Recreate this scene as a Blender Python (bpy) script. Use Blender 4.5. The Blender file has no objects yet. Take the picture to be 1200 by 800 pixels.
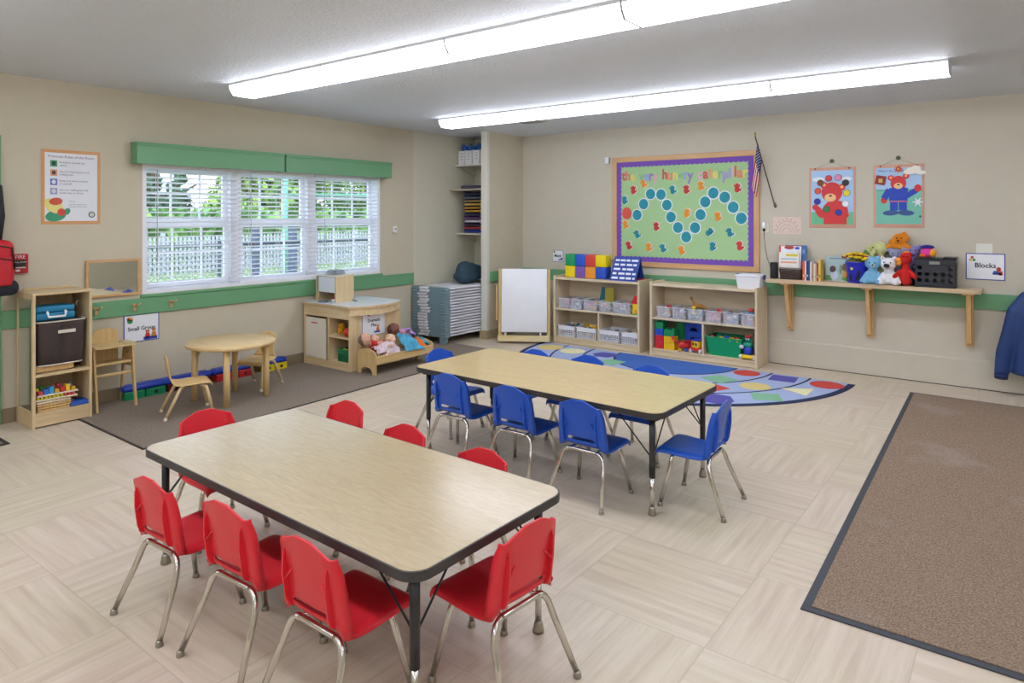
import bpy, bmesh, math, random
from mathutils import Vector, Matrix, noise
PI = math.pi
R = math.radians
SC = bpy.context.scene
COL = SC.collection
random.seed(7)

# ------------------------------------------------------------------ camera, world, sun, exposure
CAM_H, YAW, FOC = 1.6, 0.6467, 792.0
cam = bpy.data.objects.new('camera', bpy.data.cameras.new('camera'))
COL.objects.link(cam)
cam.location = (0, 0, CAM_H)
cam.rotation_euler = (PI / 2, 0, YAW)
cam.data.sensor_width = 36.0
cam.data.lens = 36.0 * FOC / 1200.0
cam.data.shift_y = -(400 - 252.9) / 1200.0
cam.data.clip_start = 0.05
cam.data.clip_end = 400
SC.camera = cam
SC.view_settings.view_transform = 'Standard'
SC.view_settings.look = 'None'
SC.view_settings.gamma = 1.0
SC.view_settings.use_curve_mapping = False
SC.view_settings.exposure = 0.03
LAMP_STRENGTH = 10.4
SKY_STRENGTH = 4.0
SUN_STRENGTH = 2.6

w = bpy.data.worlds.new('sky')
SC.world = w
w.use_nodes = True
nt = w.node_tree
nt.nodes.clear()
def _n(t, **kw):
    n = nt.nodes.new(t)
    for k, v in kw.items():
        setattr(n, k, v)
    return n
out = _n('ShaderNodeOutputWorld'); bg = _n('ShaderNodeBackground'); bg.inputs[1].default_value = SKY_STRENGTH
tc = _n('ShaderNodeTexCoord'); nz = _n('ShaderNodeTexNoise'); nz.inputs['Scale'].default_value = 3.0; nz.inputs['Detail'].default_value = 6
cr = _n('ShaderNodeValToRGB'); cr.color_ramp.elements[0].position = .38; cr.color_ramp.elements[1].position = .6
cr.color_ramp.elements[0].color = (.33, .52, .86, 1); cr.color_ramp.elements[1].color = (.86, .9, .96, 1)
nt.links.new(tc.outputs['Generated'], nz.inputs['Vector']); nt.links.new(nz.outputs['Fac'], cr.inputs['Fac'])
nt.links.new(cr.outputs['Color'], bg.inputs['Color']); nt.links.new(bg.outputs[0], out.inputs[0])
sun = bpy.data.objects.new('sun', bpy.data.lights.new('sun', 'SUN'))
sun.data.energy = SUN_STRENGTH; sun.data.angle = R(1.0); sun.data.color = (1, .95, .86)
sun.rotation_euler = (R(38), R(28), 0)      # high over the building, so none falls in through the window
COL.objects.link(sun)

# ------------------------------------------------------------------ materials
def lin(h):
    h = h.lstrip('#')
    return tuple(((c / 12.92) if c <= .04045 else ((c + .055) / 1.055) ** 2.4) for c in (int(h[i:i + 2], 16) / 255 for i in (0, 2, 4))) + (1,)
_mc = {}
def mat(h, rough=.5, metal=0., emit=0., var=0., vscale=8., bump=0., bscale=60., alpha=1., spec=None, coat=0.):
    key = (h, rough, metal, emit, var, vscale, bump, bscale, alpha, spec, coat)
    if key in _mc: return _mc[key]
    m = bpy.data.materials.new('mat_' + h.strip('#')); m.use_nodes = True
    t = m.node_tree; b = t.nodes['Principled BSDF']
    c = lin(h)
    b.inputs['Base Color'].default_value = c
    b.inputs['Roughness'].default_value = rough
    b.inputs['Metallic'].default_value = metal
    if spec is not None: b.inputs['Specular IOR Level'].default_value = spec
    if coat: b.inputs['Coat Weight'].default_value = coat; b.inputs['Coat Roughness'].default_value = .12
    if emit:
        b.inputs['Emission Color'].default_value = c; b.inputs['Emission Strength'].default_value = emit
    if alpha < 1: b.inputs['Alpha'].default_value = alpha
    co = t.nodes.new('ShaderNodeTexCoord')
    n = t.nodes.new('ShaderNodeTexNoise'); n.inputs['Scale'].default_value = vscale; n.inputs['Detail'].default_value = 4
    t.links.new(co.outputs['Object'], n.inputs['Vector'])
    v = var if var else .04
    mx = t.nodes.new('ShaderNodeMix'); mx.data_type = 'RGBA'
    mx.inputs[6].default_value = tuple(x * (1 - v) for x in c[:3]) + (1,)
    mx.inputs[7].default_value = tuple(min(1, x * (1 + v)) for x in c[:3]) + (1,)
    t.links.new(n.outputs['Fac'], mx.inputs[0]); t.links.new(mx.outputs[2], b.inputs['Base Color'])
    if bump:
        n2 = t.nodes.new('ShaderNodeTexNoise'); n2.inputs['Scale'].default_value = bscale; n2.inputs['Detail'].default_value = 5
        bp = t.nodes.new('ShaderNodeBump'); bp.inputs['Strength'].default_value = bump; bp.inputs['Distance'].default_value = .01
        t.links.new(co.outputs['Object'], n2.inputs['Vector']); t.links.new(n2.outputs['Fac'], bp.inputs['Height'])
        t.links.new(bp.outputs[0], b.inputs['Normal'])
    _mc[key] = m
    return m
def wood(h, h2, axis=0, rough=.42, scale=5.):
    key = ('wood', h, h2, axis, rough, scale)
    if key in _mc: return _mc[key]
    m = bpy.data.materials.new('wood_' + h.strip('#')); m.use_nodes = True
    t = m.node_tree; b = t.nodes['Principled BSDF']; b.inputs['Roughness'].default_value = rough
    co = t.nodes.new('ShaderNodeTexCoord'); mp = t.nodes.new('ShaderNodeMapping')
    s = [scale * 5] * 3; s[axis] = scale * .5; mp.inputs['Scale'].default_value = s
    n = t.nodes.new('ShaderNodeTexNoise'); n.inputs['Scale'].default_value = 1.; n.inputs['Detail'].default_value = 6; n.inputs['Distortion'].default_value = .6
    r = t.nodes.new('ShaderNodeValToRGB'); r.color_ramp.elements[0].position = .3; r.color_ramp.elements[1].position = .75
    r.color_ramp.elements[0].color = lin(h2); r.color_ramp.elements[1].color = lin(h)
    t.links.new(co.outputs['Object'], mp.inputs[0]); t.links.new(mp.outputs[0], n.inputs['Vector'])
    t.links.new(n.outputs['Fac'], r.inputs[0]); t.links.new(r.outputs[0], b.inputs['Base Color'])
    _mc[key] = m
    return m

WALL = mat('#CCC3AC', .75, bump=.12, bscale=180)
WALLB = mat('#CBC4B2', .75, bump=.12, bscale=180)
WALL_CLOSET_LIT = mat('#D3CFB9', .7, bump=.1, bscale=180)  # closet wall tone, lightened in the colour for the light falling there
POST = mat('#DCDACE', .6)
GREEN = mat('#6FA67A', .38)
BASE = mat('#8E7E63', .5)
WHITE = mat('#EEF0F2', .4)
VINYL = mat('#F1F3F8', .35)
BLACK = mat('#17181A', .4)
DARKTRIM = mat('#3A3838', .45)
CHROME = mat('#D2CFC8', .2, metal=1.)
STEEL = mat('#A9A599', .3, metal=1.)
MAPLE = wood('#E6D0A8', '#D5B98A', 0)
MAPLEY = wood('#E6D0A8', '#D5B98A', 1)
MAPLEZ = wood('#E6D0A8', '#D3B786', 2)
BIRCH = wood('#E0C48E', '#CBA86C', 2)
BIRCHX = wood('#E0C48E', '#CBA86C', 0)
PALEX = wood('#E3D4B8', '#D3BF9B', 0)
PALEZ = wood('#E3D4B8', '#D3BF9B', 2)
PINE = wood('#E2BE86', '#CDA062', 2)
OAKF = wood('#DDB484', '#CDA06C', 0)
OAKFZ = wood('#DDB484', '#CDA06C', 2)
RED = mat('#DF2A36', .33)
BLUE = mat('#2258C4', .33)
def pm(h, rough=.4): return mat(h, rough)

def new_mat(name):
    m = bpy.data.materials.new(name); m.use_nodes = True
    return m, m.node_tree, m.node_tree.nodes['Principled BSDF']

def floor_mat():
    m, t, b = new_mat('vinyl_floor')
    N = t.nodes.new; L = t.links.new
    co = N('ShaderNodeTexCoord'); sx = N('ShaderNodeSeparateXYZ'); L(co.outputs['Object'], sx.inputs[0])
    def mth(op, a, bb=None, c=None):
        n = N('ShaderNodeMath'); n.operation = op
        for i, v in enumerate((a, bb, c)):
            if v is None: continue
            if isinstance(v, (int, float)): n.inputs[i].default_value = v
            else: L(v, n.inputs[i])
        return n.outputs[0]
    CELL = .63
    u = mth('DIVIDE', mth('ADD', sx.outputs[0], .94 + CELL * 40), CELL)
    v = mth('DIVIDE', mth('ADD', sx.outputs[1], -3.06 + CELL * 40), CELL)
    fu, fv = mth('FLOOR', u), mth('FLOOR', v)
    par = mth('MODULO', mth('ADD', fu, fv), 2.0)       # 0/1 checker
    ru, rv = mth('FRACT', u), mth('FRACT', v)
    # streaks along x or y
    def streak(s, off):
        mp = N('ShaderNodeMapping'); mp.inputs['Scale'].default_value = s; mp.inputs['Location'].default_value = off
        L(co.outputs['Object'], mp.inputs[0])
        n = N('ShaderNodeTexNoise'); n.inputs['Scale'].default_value = 1; n.inputs['Detail'].default_value = 7; n.inputs['Roughness'].default_value = .62; n.inputs['Distortion'].default_value = .35
        L(mp.outputs[0], n.inputs['Vector']); return n.outputs['Fac']
    sa, sb = streak((1.6, 26, 1), (3, 1, 0)), streak((26, 1.6, 1), (9, 5, 0))
    mx = N('ShaderNodeMix'); mx.data_type = 'FLOAT'
    L(par, mx.inputs[0]); L(sa, mx.inputs[2]); L(sb, mx.inputs[3])
    # tile tone
    hv = N('ShaderNodeTexWhiteNoise'); hv.noise_dimensions = '2D'
    cb = N('ShaderNodeCombineXYZ'); L(fu, cb.inputs[0]); L(fv, cb.inputs[1]); L(cb.outputs[0], hv.inputs['Vector'])
    fac = mth('ADD', mx.outputs[0], mth('MULTIPLY', mth('SUBTRACT', hv.outputs['Value'], .5), .04))
    r = N('ShaderNodeValToRGB'); e = r.color_ramp.elements
    e[0].position = .25; e[0].color = lin('#C2B4A1'); e[1].position = .8; e[1].color = lin('#E2D9CB')
    x = e.new(.5); x.color = lin('#D3C7B5')
    L(fac, r.inputs[0])
    # big colour drift, pinkish against yellowish
    n3 = N('ShaderNodeTexNoise'); n3.inputs['Scale'].default_value = 1.1; n3.inputs['Detail'].default_value = 3; L(co.outputs['Object'], n3.inputs['Vector'])
    m3 = N('ShaderNodeMix'); m3.data_type = 'RGBA'; m3.blend_type = 'MULTIPLY'; m3.inputs[0].default_value = 1
    r3 = N('ShaderNodeValToRGB'); r3.color_ramp.elements[0].color = (1, .95, .93, 1); r3.color_ramp.elements[1].color = (.97, .96, .88, 1)
    r3.color_ramp.elements[0].position = .4; r3.color_ramp.elements[1].position = .6
    L(n3.outputs['Fac'], r3.inputs[0]); L(r.outputs[0], m3.inputs[6]); L(r3.outputs[0], m3.inputs[7])
    # seams
    def seam(a, wd):
        return mth('GREATER_THAN', mth('ABSOLUTE', mth('SUBTRACT', a, .5)), .5 - wd)
    s1 = mth('MAXIMUM', seam(ru, .0035), seam(rv, .0035))
    half_u = mth('LESS_THAN', mth('ABSOLUTE', mth('SUBTRACT', ru, .5)), .002)
    half_v = mth('LESS_THAN', mth('ABSOLUTE', mth('SUBTRACT', rv, .5)), .002)
    hm = N('ShaderNodeMix'); hm.data_type = 'FLOAT'; L(par, hm.inputs[0]); L(half_v, hm.inputs[2]); L(half_u, hm.inputs[3])
    sm = mth('MAXIMUM', s1, hm.outputs[0])
    m4 = N('ShaderNodeMix'); m4.data_type = 'RGBA'; m4.inputs[7].default_value = lin('#A99C88')
    L(mth('MULTIPLY', sm, .5), m4.inputs[0]); L(m3.outputs[2], m4.inputs[6])
    L(m4.outputs[2], b.inputs['Base Color'])
    b.inputs['Roughness'].default_value = .33
    rr = N('ShaderNodeMapRange'); rr.inputs[3].default_value = .26; rr.inputs[4].default_value = .42; L(mx.outputs[0], rr.inputs[0]); L(rr.outputs[0], b.inputs['Roughness'])
    bp = N('ShaderNodeBump'); bp.inputs['Strength'].default_value = .08; bp.inputs['Distance'].default_value = .004
    L(mx.outputs[0], bp.inputs['Height']); L(bp.outputs[0], b.inputs['Normal'])
    return m
FLOOR = floor_mat()

def carpet_mat(c1, c2, scale=90, patches=False):
    m, t, b = new_mat('carpet'); N = t.nodes.new; L = t.links.new
    co = N('ShaderNodeTexCoord'); n = N('ShaderNodeTexNoise'); n.inputs['Scale'].default_value = scale; n.inputs['Detail'].default_value = 6; n.inputs['Roughness'].default_value = .75
    L(co.outputs['Object'], n.inputs['Vector'])
    r = N('ShaderNodeValToRGB'); r.color_ramp.elements[0].position = .36; r.color_ramp.elements[1].position = .64
    r.color_ramp.elements[0].color = lin(c1); r.color_ramp.elements[1].color = lin(c2); L(n.outputs['Fac'], r.inputs[0])
    n2 = N('ShaderNodeTexNoise'); n2.inputs['Scale'].default_value = 1.6; n2.inputs['Detail'].default_value = 5; L(co.outputs['Object'], n2.inputs['Vector'])
    mx = N('ShaderNodeMix'); mx.data_type = 'RGBA'; mx.blend_type = 'MIX'; mx.inputs[7].default_value = lin('#B3A7A0' if patches else '#9A8F84')
    mr = N('ShaderNodeMapRange'); mr.inputs[1].default_value = .56; mr.inputs[2].default_value = .74; mr.inputs[3].default_value = 0; mr.inputs[4].default_value = .6 if patches else .25
    L(n2.outputs['Fac'], mr.inputs[0]); L(mr.outputs[0], mx.inputs[0]); L(r.outputs[0], mx.inputs[6]); L(mx.outputs[2], b.inputs['Base Color'])
    b.inputs['Roughness'].default_value = .95; b.inputs['Specular IOR Level'].default_value = .1
    bp = N('ShaderNodeBump'); bp.inputs['Strength'].default_value = .8; bp.inputs['Distance'].default_value = .006
    L(n.outputs['Fac'], bp.inputs['Height']); L(bp.outputs[0], b.inputs['Normal'])
    return m
CARPET_L = carpet_mat('#75685C', '#9E9285', 110)
CARPET_R = carpet_mat('#75604E', '#B09A86', 120, True)

def ceiling_mat():
    m, t, b = new_mat('textured_ceiling'); N = t.nodes.new; L = t.links.new
    co = N('ShaderNodeTexCoord'); n = N('ShaderNodeTexNoise'); n.inputs['Scale'].default_value = 38; n.inputs['Detail'].default_value = 5; n.inputs['Roughness'].default_value = .7
    L(co.outputs['Object'], n.inputs['Vector'])
    b.inputs['Base Color'].default_value = lin('#EAF0F8'); b.inputs['Roughness'].default_value = .55
    bp = N('ShaderNodeBump'); bp.inputs['Strength'].default_value = .9; bp.inputs['Distance'].default_value = .03
    L(n.outputs['Fac'], bp.inputs['Height']); L(bp.outputs[0], b.inputs['Normal'])
    return m
CEIL = ceiling_mat()

def laminate_mat(c1, c2):
    m, t, b = new_mat('laminate'); N = t.nodes.new; L = t.links.new
    co = N('ShaderNodeTexCoord'); mp = N('ShaderNodeMapping'); mp.inputs['Scale'].default_value = (3, 16, 3)
    L(co.outputs['Object'], mp.inputs[0])
    n = N('ShaderNodeTexNoise'); n.inputs['Scale'].default_value = 2.2; n.inputs['Detail'].default_value = 8; n.inputs['Roughness'].default_value = .7; n.inputs['Distortion'].default_value = 1.6
    L(mp.outputs[0], n.inputs['Vector'])
    r = N('ShaderNodeValToRGB'); r.color_ramp.elements[0].position = .3; r.color_ramp.elements[1].position = .7
    r.color_ramp.elements[0].color = lin(c1); r.color_ramp.elements[1].color = lin(c2)
    L(n.outputs['Fac'], r.inputs[0]); L(r.outputs[0], b.inputs['Base Color'])
    b.inputs['Roughness'].default_value = .28; b.inputs['Specular IOR Level'].default_value = .5; b.inputs['Coat Weight'].default_value = .75; b.inputs['Coat Roughness'].default_value = .2
    return m
LAM = laminate_mat('#B29B73', '#C8B58E')
LAMB = laminate_mat('#CBAF77', '#E2CB94')

def clear_mat(h, a=.35):
    m, t, b = new_mat('clear_plastic')
    b.inputs['Base Color'].default_value = lin(h); b.inputs['Alpha'].default_value = a; b.inputs['Roughness'].default_value = .15
    return m
CLEARP = clear_mat('#EEF0F8', .28)
def glass_mat():
    m = bpy.data.materials.new('window_glass'); m.use_nodes = True; t = m.node_tree; t.nodes.clear()
    o = t.nodes.new('ShaderNodeOutputMaterial'); mx = t.nodes.new('ShaderNodeMixShader'); mx.inputs[0].default_value = .06
    a = t.nodes.new('ShaderNodeBsdfTransparent'); g = t.nodes.new('ShaderNodeBsdfGlossy'); g.inputs['Roughness'].default_value = .02
    t.links.new(a.outputs[0], mx.inputs[1]); t.links.new(g.outputs[0], mx.inputs[2]); t.links.new(mx.outputs[0], o.inputs[0])
    return m
GLASS = glass_mat()
MIRROR = mat('#D9DEDC', .03, metal=1.)

# ------------------------------------------------------------------ mesh building
class MB:
    def __init__(s): s.bm = bmesh.new(); s.M = Matrix.Identity(4)
    def at(s, loc=(0, 0, 0), rz=0, rx=0, ry=0, sc=1):
        s.M = Matrix.Translation(loc) @ Matrix.Rotation(rz, 4, 'Z') @ Matrix.Rotation(ry, 4, 'Y') @ Matrix.Rotation(rx, 4, 'X') @ Matrix.Scale(sc, 4)
        return s
    def _merge(s, b, m=0, smooth=False):
        vs = [s.bm.verts.new(s.M @ v.co) for v in b.verts]
        b.verts.index_update()
        for f in b.faces:
            try: nf = s.bm.faces.new([vs[v.index] for v in f.verts])
            except ValueError: continue
            nf.material_index = m; nf.smooth = smooth
        b.free(); return s
    def box(s, x0, x1, y0, y1, z0, z1, m=0, bev=0, seg=1):
        b = bmesh.new(); r = bmesh.ops.create_cube(b, size=1)
        for v in b.verts: v.co = ((x0 + x1) / 2 + v.co.x * (x1 - x0), (y0 + y1) / 2 + v.co.y * (y1 - y0), (z0 + z1) / 2 + v.co.z * (z1 - z0))
        if bev: bmesh.ops.bevel(b, geom=list(b.edges), offset=min(bev, .49 * min(abs(x1 - x0), abs(y1 - y0), abs(z1 - z0))), segments=seg, affect='EDGES', profile=.5)
        return s._merge(b, m, bev > 0 and seg > 1)
    def cyl(s, p0, p1, r0, r1=None, seg=14, m=0, smooth=True):
        if r1 is None: r1 = r0
        return s.tube([p0, p1], [r0, r1], seg, m, smooth)
    def tube(s, pts, r, seg=10, m=0, smooth=True, caps=True):
        b = bmesh.new(); pts = [Vector(p) for p in pts]; n = len(pts)
        rr = r if isinstance(r, (list, tuple)) else [r] * n
        rings = []; up = None
        for i, p in enumerate(pts):
            d = (pts[min(i + 1, n - 1)] - pts[max(i - 1, 0)]).normalized()
            if up is None:
                up = Vector((0, 0, 1)) if abs(d.z) < .9 else Vector((1, 0, 0))
            a = d.cross(up).normalized(); up = a.cross(d).normalized()
            rings.append([b.verts.new(p + (a * math.cos(2 * PI * k / seg) + up * math.sin(2 * PI * k / seg)) * rr[i]) for k in range(seg)])
        for i in range(n - 1):
            for k in range(seg):
                b.faces.new([rings[i][k], rings[i][(k + 1) % seg], rings[i + 1][(k + 1) % seg], rings[i + 1][k]])
        if caps: b.faces.new(rings[0][::-1]); b.faces.new(rings[-1])
        bmesh.ops.recalc_face_normals(b, faces=b.faces)
        return s._merge(b, m, smooth)
    def ball(s, c, r, m=0, seg=16):
        if not isinstance(r, (tuple, list)): r = (r, r, r)
        b = bmesh.new(); bmesh.ops.create_uvsphere(b, u_segments=seg, v_segments=max(6, seg * 2 // 3), radius=1)
        for v in b.verts: v.co = (c[0] + v.co.x * r[0], c[1] + v.co.y * r[1], c[2] + v.co.z * r[2])
        return s._merge(b, m, True)
    def prism(s, pts, axis, lo, hi, m=0, smooth=False):
        """outline pts in the two other axes (in x,y,z order), extruded along axis"""
        b = bmesh.new()
        def P(p, h):
            q = list(p); q.insert(axis, h); return q
        A = [b.verts.new(P(p, lo)) for p in pts]; Bv = [b.verts.new(P(p, hi)) for p in pts]; n = len(pts)
        b.faces.new(A); b.faces.new(Bv[::-1])
        for i in range(n): b.faces.new([A[i], Bv[i], Bv[(i + 1) % n], A[(i + 1) % n]])
        bmesh.ops.recalc_face_normals(b, faces=b.faces)
        return s._merge(b, m, smooth)
    def lathe(s, prof, c=(0, 0, 0), seg=24, m=0, sx=1, sy=1):
        b = bmesh.new(); rings = []
        for r, z in prof:
            rings.append([b.verts.new((c[0] + r * sx * math.cos(2 * PI * k / seg), c[1] + r * sy * math.sin(2 * PI * k / seg), c[2] + z)) for k in range(seg)])
        for i in range(len(rings) - 1):
            for k in range(seg): b.faces.new([rings[i][k], rings[i][(k + 1) % seg], rings[i + 1][(k + 1) % seg], rings[i + 1][k]])
        b.faces.new(rings[0][::-1]); b.faces.new(rings[-1])
        bmesh.ops.recalc_face_normals(b, faces=b.faces)
        return s._merge(b, m, True)
    def grid(s, P, m=0, smooth=True, skip=None):
        """P[i][j] points"""
        b = bmesh.new(); V = [[b.verts.new(p) for p in row] for row in P]
        for i in range(len(P) - 1):
            for j in range(len(P[0]) - 1):
                if skip and skip(i, j): continue
                b.faces.new([V[i][j], V[i][j + 1], V[i + 1][j + 1], V[i + 1][j]])
        return s._merge(b, m, smooth)
    # flat artwork on a wall panel: x right, z up, facing -y
    def disc(s, x, z, rx, rz, y0, y1, m=0, n=20, rot=0):
        pts = []
        for k in range(n):
            a, b = rx * math.cos(2 * PI * k / n), rz * math.sin(2 * PI * k / n)
            pts.append((x + a * math.cos(rot) - b * math.sin(rot), z + a * math.sin(rot) + b * math.cos(rot)))
        return s.prism(pts, 1, y0, y1, m)
    def obj(s, name, mats, parent=None, loc=None, rz=0, solid=0, sub=0, bev=0):
        me = bpy.data.meshes.new(name); s.bm.to_mesh(me); s.bm.free()
        for m in (mats if isinstance(mats, (list, tuple)) else [mats]): me.materials.append(m)
        o = bpy.data.objects.new(name, me); COL.objects.link(o)
        if parent: o.parent = parent
        if loc: o.location = loc
        if rz: o.rotation_euler = (0, 0, rz)
        if solid or sub or bev:
            if solid:
                md = o.modifiers.new('s', 'SOLIDIFY'); md.thickness = solid; md.offset = 0
            if sub:
                md = o.modifiers.new('d', 'SUBSURF'); md.levels = md.render_levels = sub
            bake(o)
        return o
def bake(o):
    bpy.context.view_layer.update()
    me = bpy.data.meshes.new_from_object(o.evaluated_get(bpy.context.evaluated_depsgraph_get()))
    me.name = o.name; o.modifiers.clear(); old = o.data; o.data = me
    return o
def organic(name, mb, m, parent=None, voxel=.006, smooth=6):
    """closed shapes that overlap, fused into one continuous skin"""
    o = mb.obj(name, m, parent)
    md = o.modifiers.new('r', 'REMESH'); md.mode = 'VOXEL'; md.voxel_size = voxel; md.use_smooth_shade = True
    md = o.modifiers.new('c', 'SMOOTH'); md.iterations = smooth; md.factor = .5
    bake(o)
    return o
def tag(o, label=None, cat=None, group=None, kind=None):
    if label: o['label'] = label
    if cat: o['category'] = cat
    if group: o['group'] = group
    if kind: o['kind'] = kind
    return o
def struct(o): o['kind'] = 'structure'; return o
def thing(name, label, cat, loc=(0, 0, 0), rz=0, group=None):
    o = bpy.data.objects.new(name, None); COL.objects.link(o)
    o.location = loc; o.rotation_euler = (0, 0, rz); o.empty_display_size = .05
    return tag(o, label, cat, group)
def kids(o): return [c for c in COL.objects if c.parent == o]
def dup(root, loc=None, rz=None, label=None, group=None, sc=None):
    r = root.copy(); COL.objects.link(r)
    for ch in kids(root):
        c = ch.copy(); COL.objects.link(c); c.parent = r
        for g in kids(ch):
            d = g.copy(); COL.objects.link(d); d.parent = c
    if loc is not None: r.location = loc
    if rz is not None: r.rotation_euler = (0, 0, rz)
    if sc: r.scale = (sc, sc, sc)
    if label: r['label'] = label
    if group: r['group'] = group
    return r
def text(s, size, x, z, y, m, parent, name='lettering', align='CENTER', th=.001, wide=1., bold=0):
    cu = bpy.data.curves.new('t', 'FONT'); cu.body = s; cu.size = size; cu.align_x = align; cu.align_y = 'CENTER'; cu.extrude = th / 2; cu.offset = bold; cu.resolution_u = 2
    o = bpy.data.objects.new('t', cu); COL.objects.link(o); bpy.context.view_layer.update()
    me = bpy.data.meshes.new_from_object(o.evaluated_get(bpy.context.evaluated_depsgraph_get()))
    bpy.data.objects.remove(o)
    for v in me.vertices: a = v.co.copy(); v.co = (x + a.x * wide, y - a.z, z + a.y)
    me.name = name; me.materials.clear(); me.materials.append(m)
    o = bpy.data.objects.new(name, me); COL.objects.link(o); o.parent = parent
    return o

# directions of sight through points of the photograph, used to read real positions on the room's planes
_c, _s = math.cos(YAW), math.sin(YAW)
def _ray(px, py):
    a = (px - 600) / FOC
    return (_c * a - _s, _s * a + _c, -(py - 252.9) / FOC)
def onz(px, py, z=0):
    d = _ray(px, py); t = (z - CAM_H) / d[2]; return (d[0] * t, d[1] * t, z)
def ony(px, py, y):
    d = _ray(px, py); t = y / d[1]; return (d[0] * t, y, CAM_H + d[2] * t)
def onx(px, py, x):
    d = _ray(px, py); t = x / d[0]; return (x, d[1] * t, CAM_H + d[2] * t)

# ------------------------------------------------------------------ the room
XL, YB, ZC = -6.275, 7.6, 2.7
XR, YF = 3.6, -3.4
b = MB(); b.box(XL - .15, XR, YF, YB + .15, -.1, 0); struct(b.obj('floor', FLOOR))
b = MB(); b.box(XL - .2, XR, YF, YB + .2, ZC, ZC + .15); struct(b.obj('ceiling', CEIL))
W0, W1, WZ0, WZ1 = 2.83, 5.63, .90, 2.08      # window opening in the left wall
b = MB()
b.box(XL - .15, XL, YF, W0, 0, ZC); b.box(XL - .15, XL, W1, 6.195, 0, ZC); b.box(XL - .15, XL, W0, W1, 0, WZ0); b.box(XL - .15, XL, W0, W1, WZ1, ZC)
struct(b.obj('wall_left', WALL))
b = MB(); b.box(XL - .15, XL - .004, 6.195, 7.42, 0, ZC); struct(b.obj('wall_closet_side', WALL_CLOSET_LIT))
b = MB(); b.box(XL - .15, -5.63, 7.42, 7.6, 0, ZC); struct(b.obj('wall_closet_back', WALL_CLOSET_LIT))
b = MB(); b.box(-5.635, -5.545, 6.85, YB, 0, ZC); struct(b.obj('wall_partition', WALL))
b = MB(); b.box(-5.642, -5.54, 6.80, 6.852, 0, ZC, 0, .004); struct(b.obj('trim_1', POST))
b = MB(); b.box(-5.63, XR, YB, YB + .15, 0, ZC); struct(b.obj('wall_back', WALLB))
b = MB(); b.box(XR, XR + .15, YF, YB, 0, ZC); struct(b.obj('wall_right', WALL))
b = MB(); b.box(XL, XR, YF - .15, YF, 0, ZC); struct(b.obj('wall_front', WALL))
# green bands, skirtings
b = MB(); b.box(XL, XL + .02, 1.776, 6.19, .725, .868, 0, .003); struct(b.obj('trim_2', GREEN))
b = MB(); b.box(-5.54, XR, YB - .02, YB, .74, .885, 0, .003); struct(b.obj('trim_3', GREEN))
b = MB(); b.box(-5.545, -5.525, 6.86, YB, .735, .875, 0, .003); struct(b.obj('trim_4', GREEN))
b = MB(); b.box(XL, XL + .03, 1.69, 1.776, 0, 2.22, 0, .003); b.box(XL, XL + .03, .8, 1.69, 2.13, 2.22, 0, .003); struct(b.obj('trim_5', GREEN))
b = MB(); b.box(XL, XL + .015, 1.78, 6.195, 0, .11); struct(b.obj('baseboard_left', BASE))
b = MB(); b.box(XL - .004, XL + .011, 6.195, 7.42, 0, .11); struct(b.obj('baseboard_closet', BASE))
b = MB(); b.box(-5.655, -5.53, 6.787, 6.8, 0, .11); b.box(-5.54, -5.527, 6.8, YB - .015, 0, .11); struct(b.obj('baseboard_partition', mat('#A99877', .5)))
b = MB(); b.prism([(YB, 0), (YB - .022, 0), (YB - .022, .255), (YB - .004, .27), (YB, .27)], 0, -5.52, XR, 0); struct(b.obj('baseboard_back', WALLB))
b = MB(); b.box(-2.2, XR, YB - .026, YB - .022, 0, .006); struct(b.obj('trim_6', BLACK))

# window: three double-hung sashes, each with muntins and glass
fr = MB(); XO = XL - .15
fr.box(XO, XL - .001, W0 + .0005, W0 + .035, WZ0 + .0005, WZ1 - .0005); fr.box(XO, XL - .001, W1 - .035, W1 - .0005, WZ0 + .0005, WZ1 - .0005); fr.box(XO, XL - .001, W0 + .035, W1 - .035, WZ0 + .0005, WZ0 + .03); fr.box(XO, XL - .001, W0 + .035, W1 - .035, WZ1 - .03, WZ1 - .0005)
for y in (3.755, 4.67): fr.box(XO + .003, XL - .055, y - .0498, y + .0498, WZ0 + .03, WZ1 - .03)
win = struct(fr.obj('window_1', VINYL))
unit = [(W0 + .035, 3.705), (3.805, 4.62), (4.72, W1 - .035)]
for (a, c) in unit:
    for (z0, z1, x) in ((WZ0 + .03, 1.535, XL - .10), (1.525, WZ1 - .03, XL - .1305)):
        q = MB(); t = .05
        q.box(x - .015, x + .015, a, a + t, z0, z1); q.box(x - .015, x + .015, c - t, c, z0, z1)
        q.box(x - .014, x + .014, a + t, c - t, z0, z0 + t); q.box(x - .014, x + .014, a + t, c - t, z1 - t, z1)
        for k in (1, 2):
            yy = a + (c - a) * k / 3; q.box(x - .007, x + .007, yy - .009, yy + .009, z0 + t, z1 - t)
        zz = (z0 + z1) / 2 + .02; q.box(x - .006, x + .006, a + t, c - t, zz - .009, zz + .009)
        sash = q.obj('sash', VINYL, win)
        q = MB(); q.box(x - .002, x + .002, a + t, c - t, z0 + t, z1 - t); q.obj('glass', GLASS, sash)
q = MB(); q.box(XL - .001, XL + .026, W0 - .02, W1 + .03, WZ0 - .03, WZ0 - .004, 0, .004); q.obj('window_sill', GREEN, win)
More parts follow.
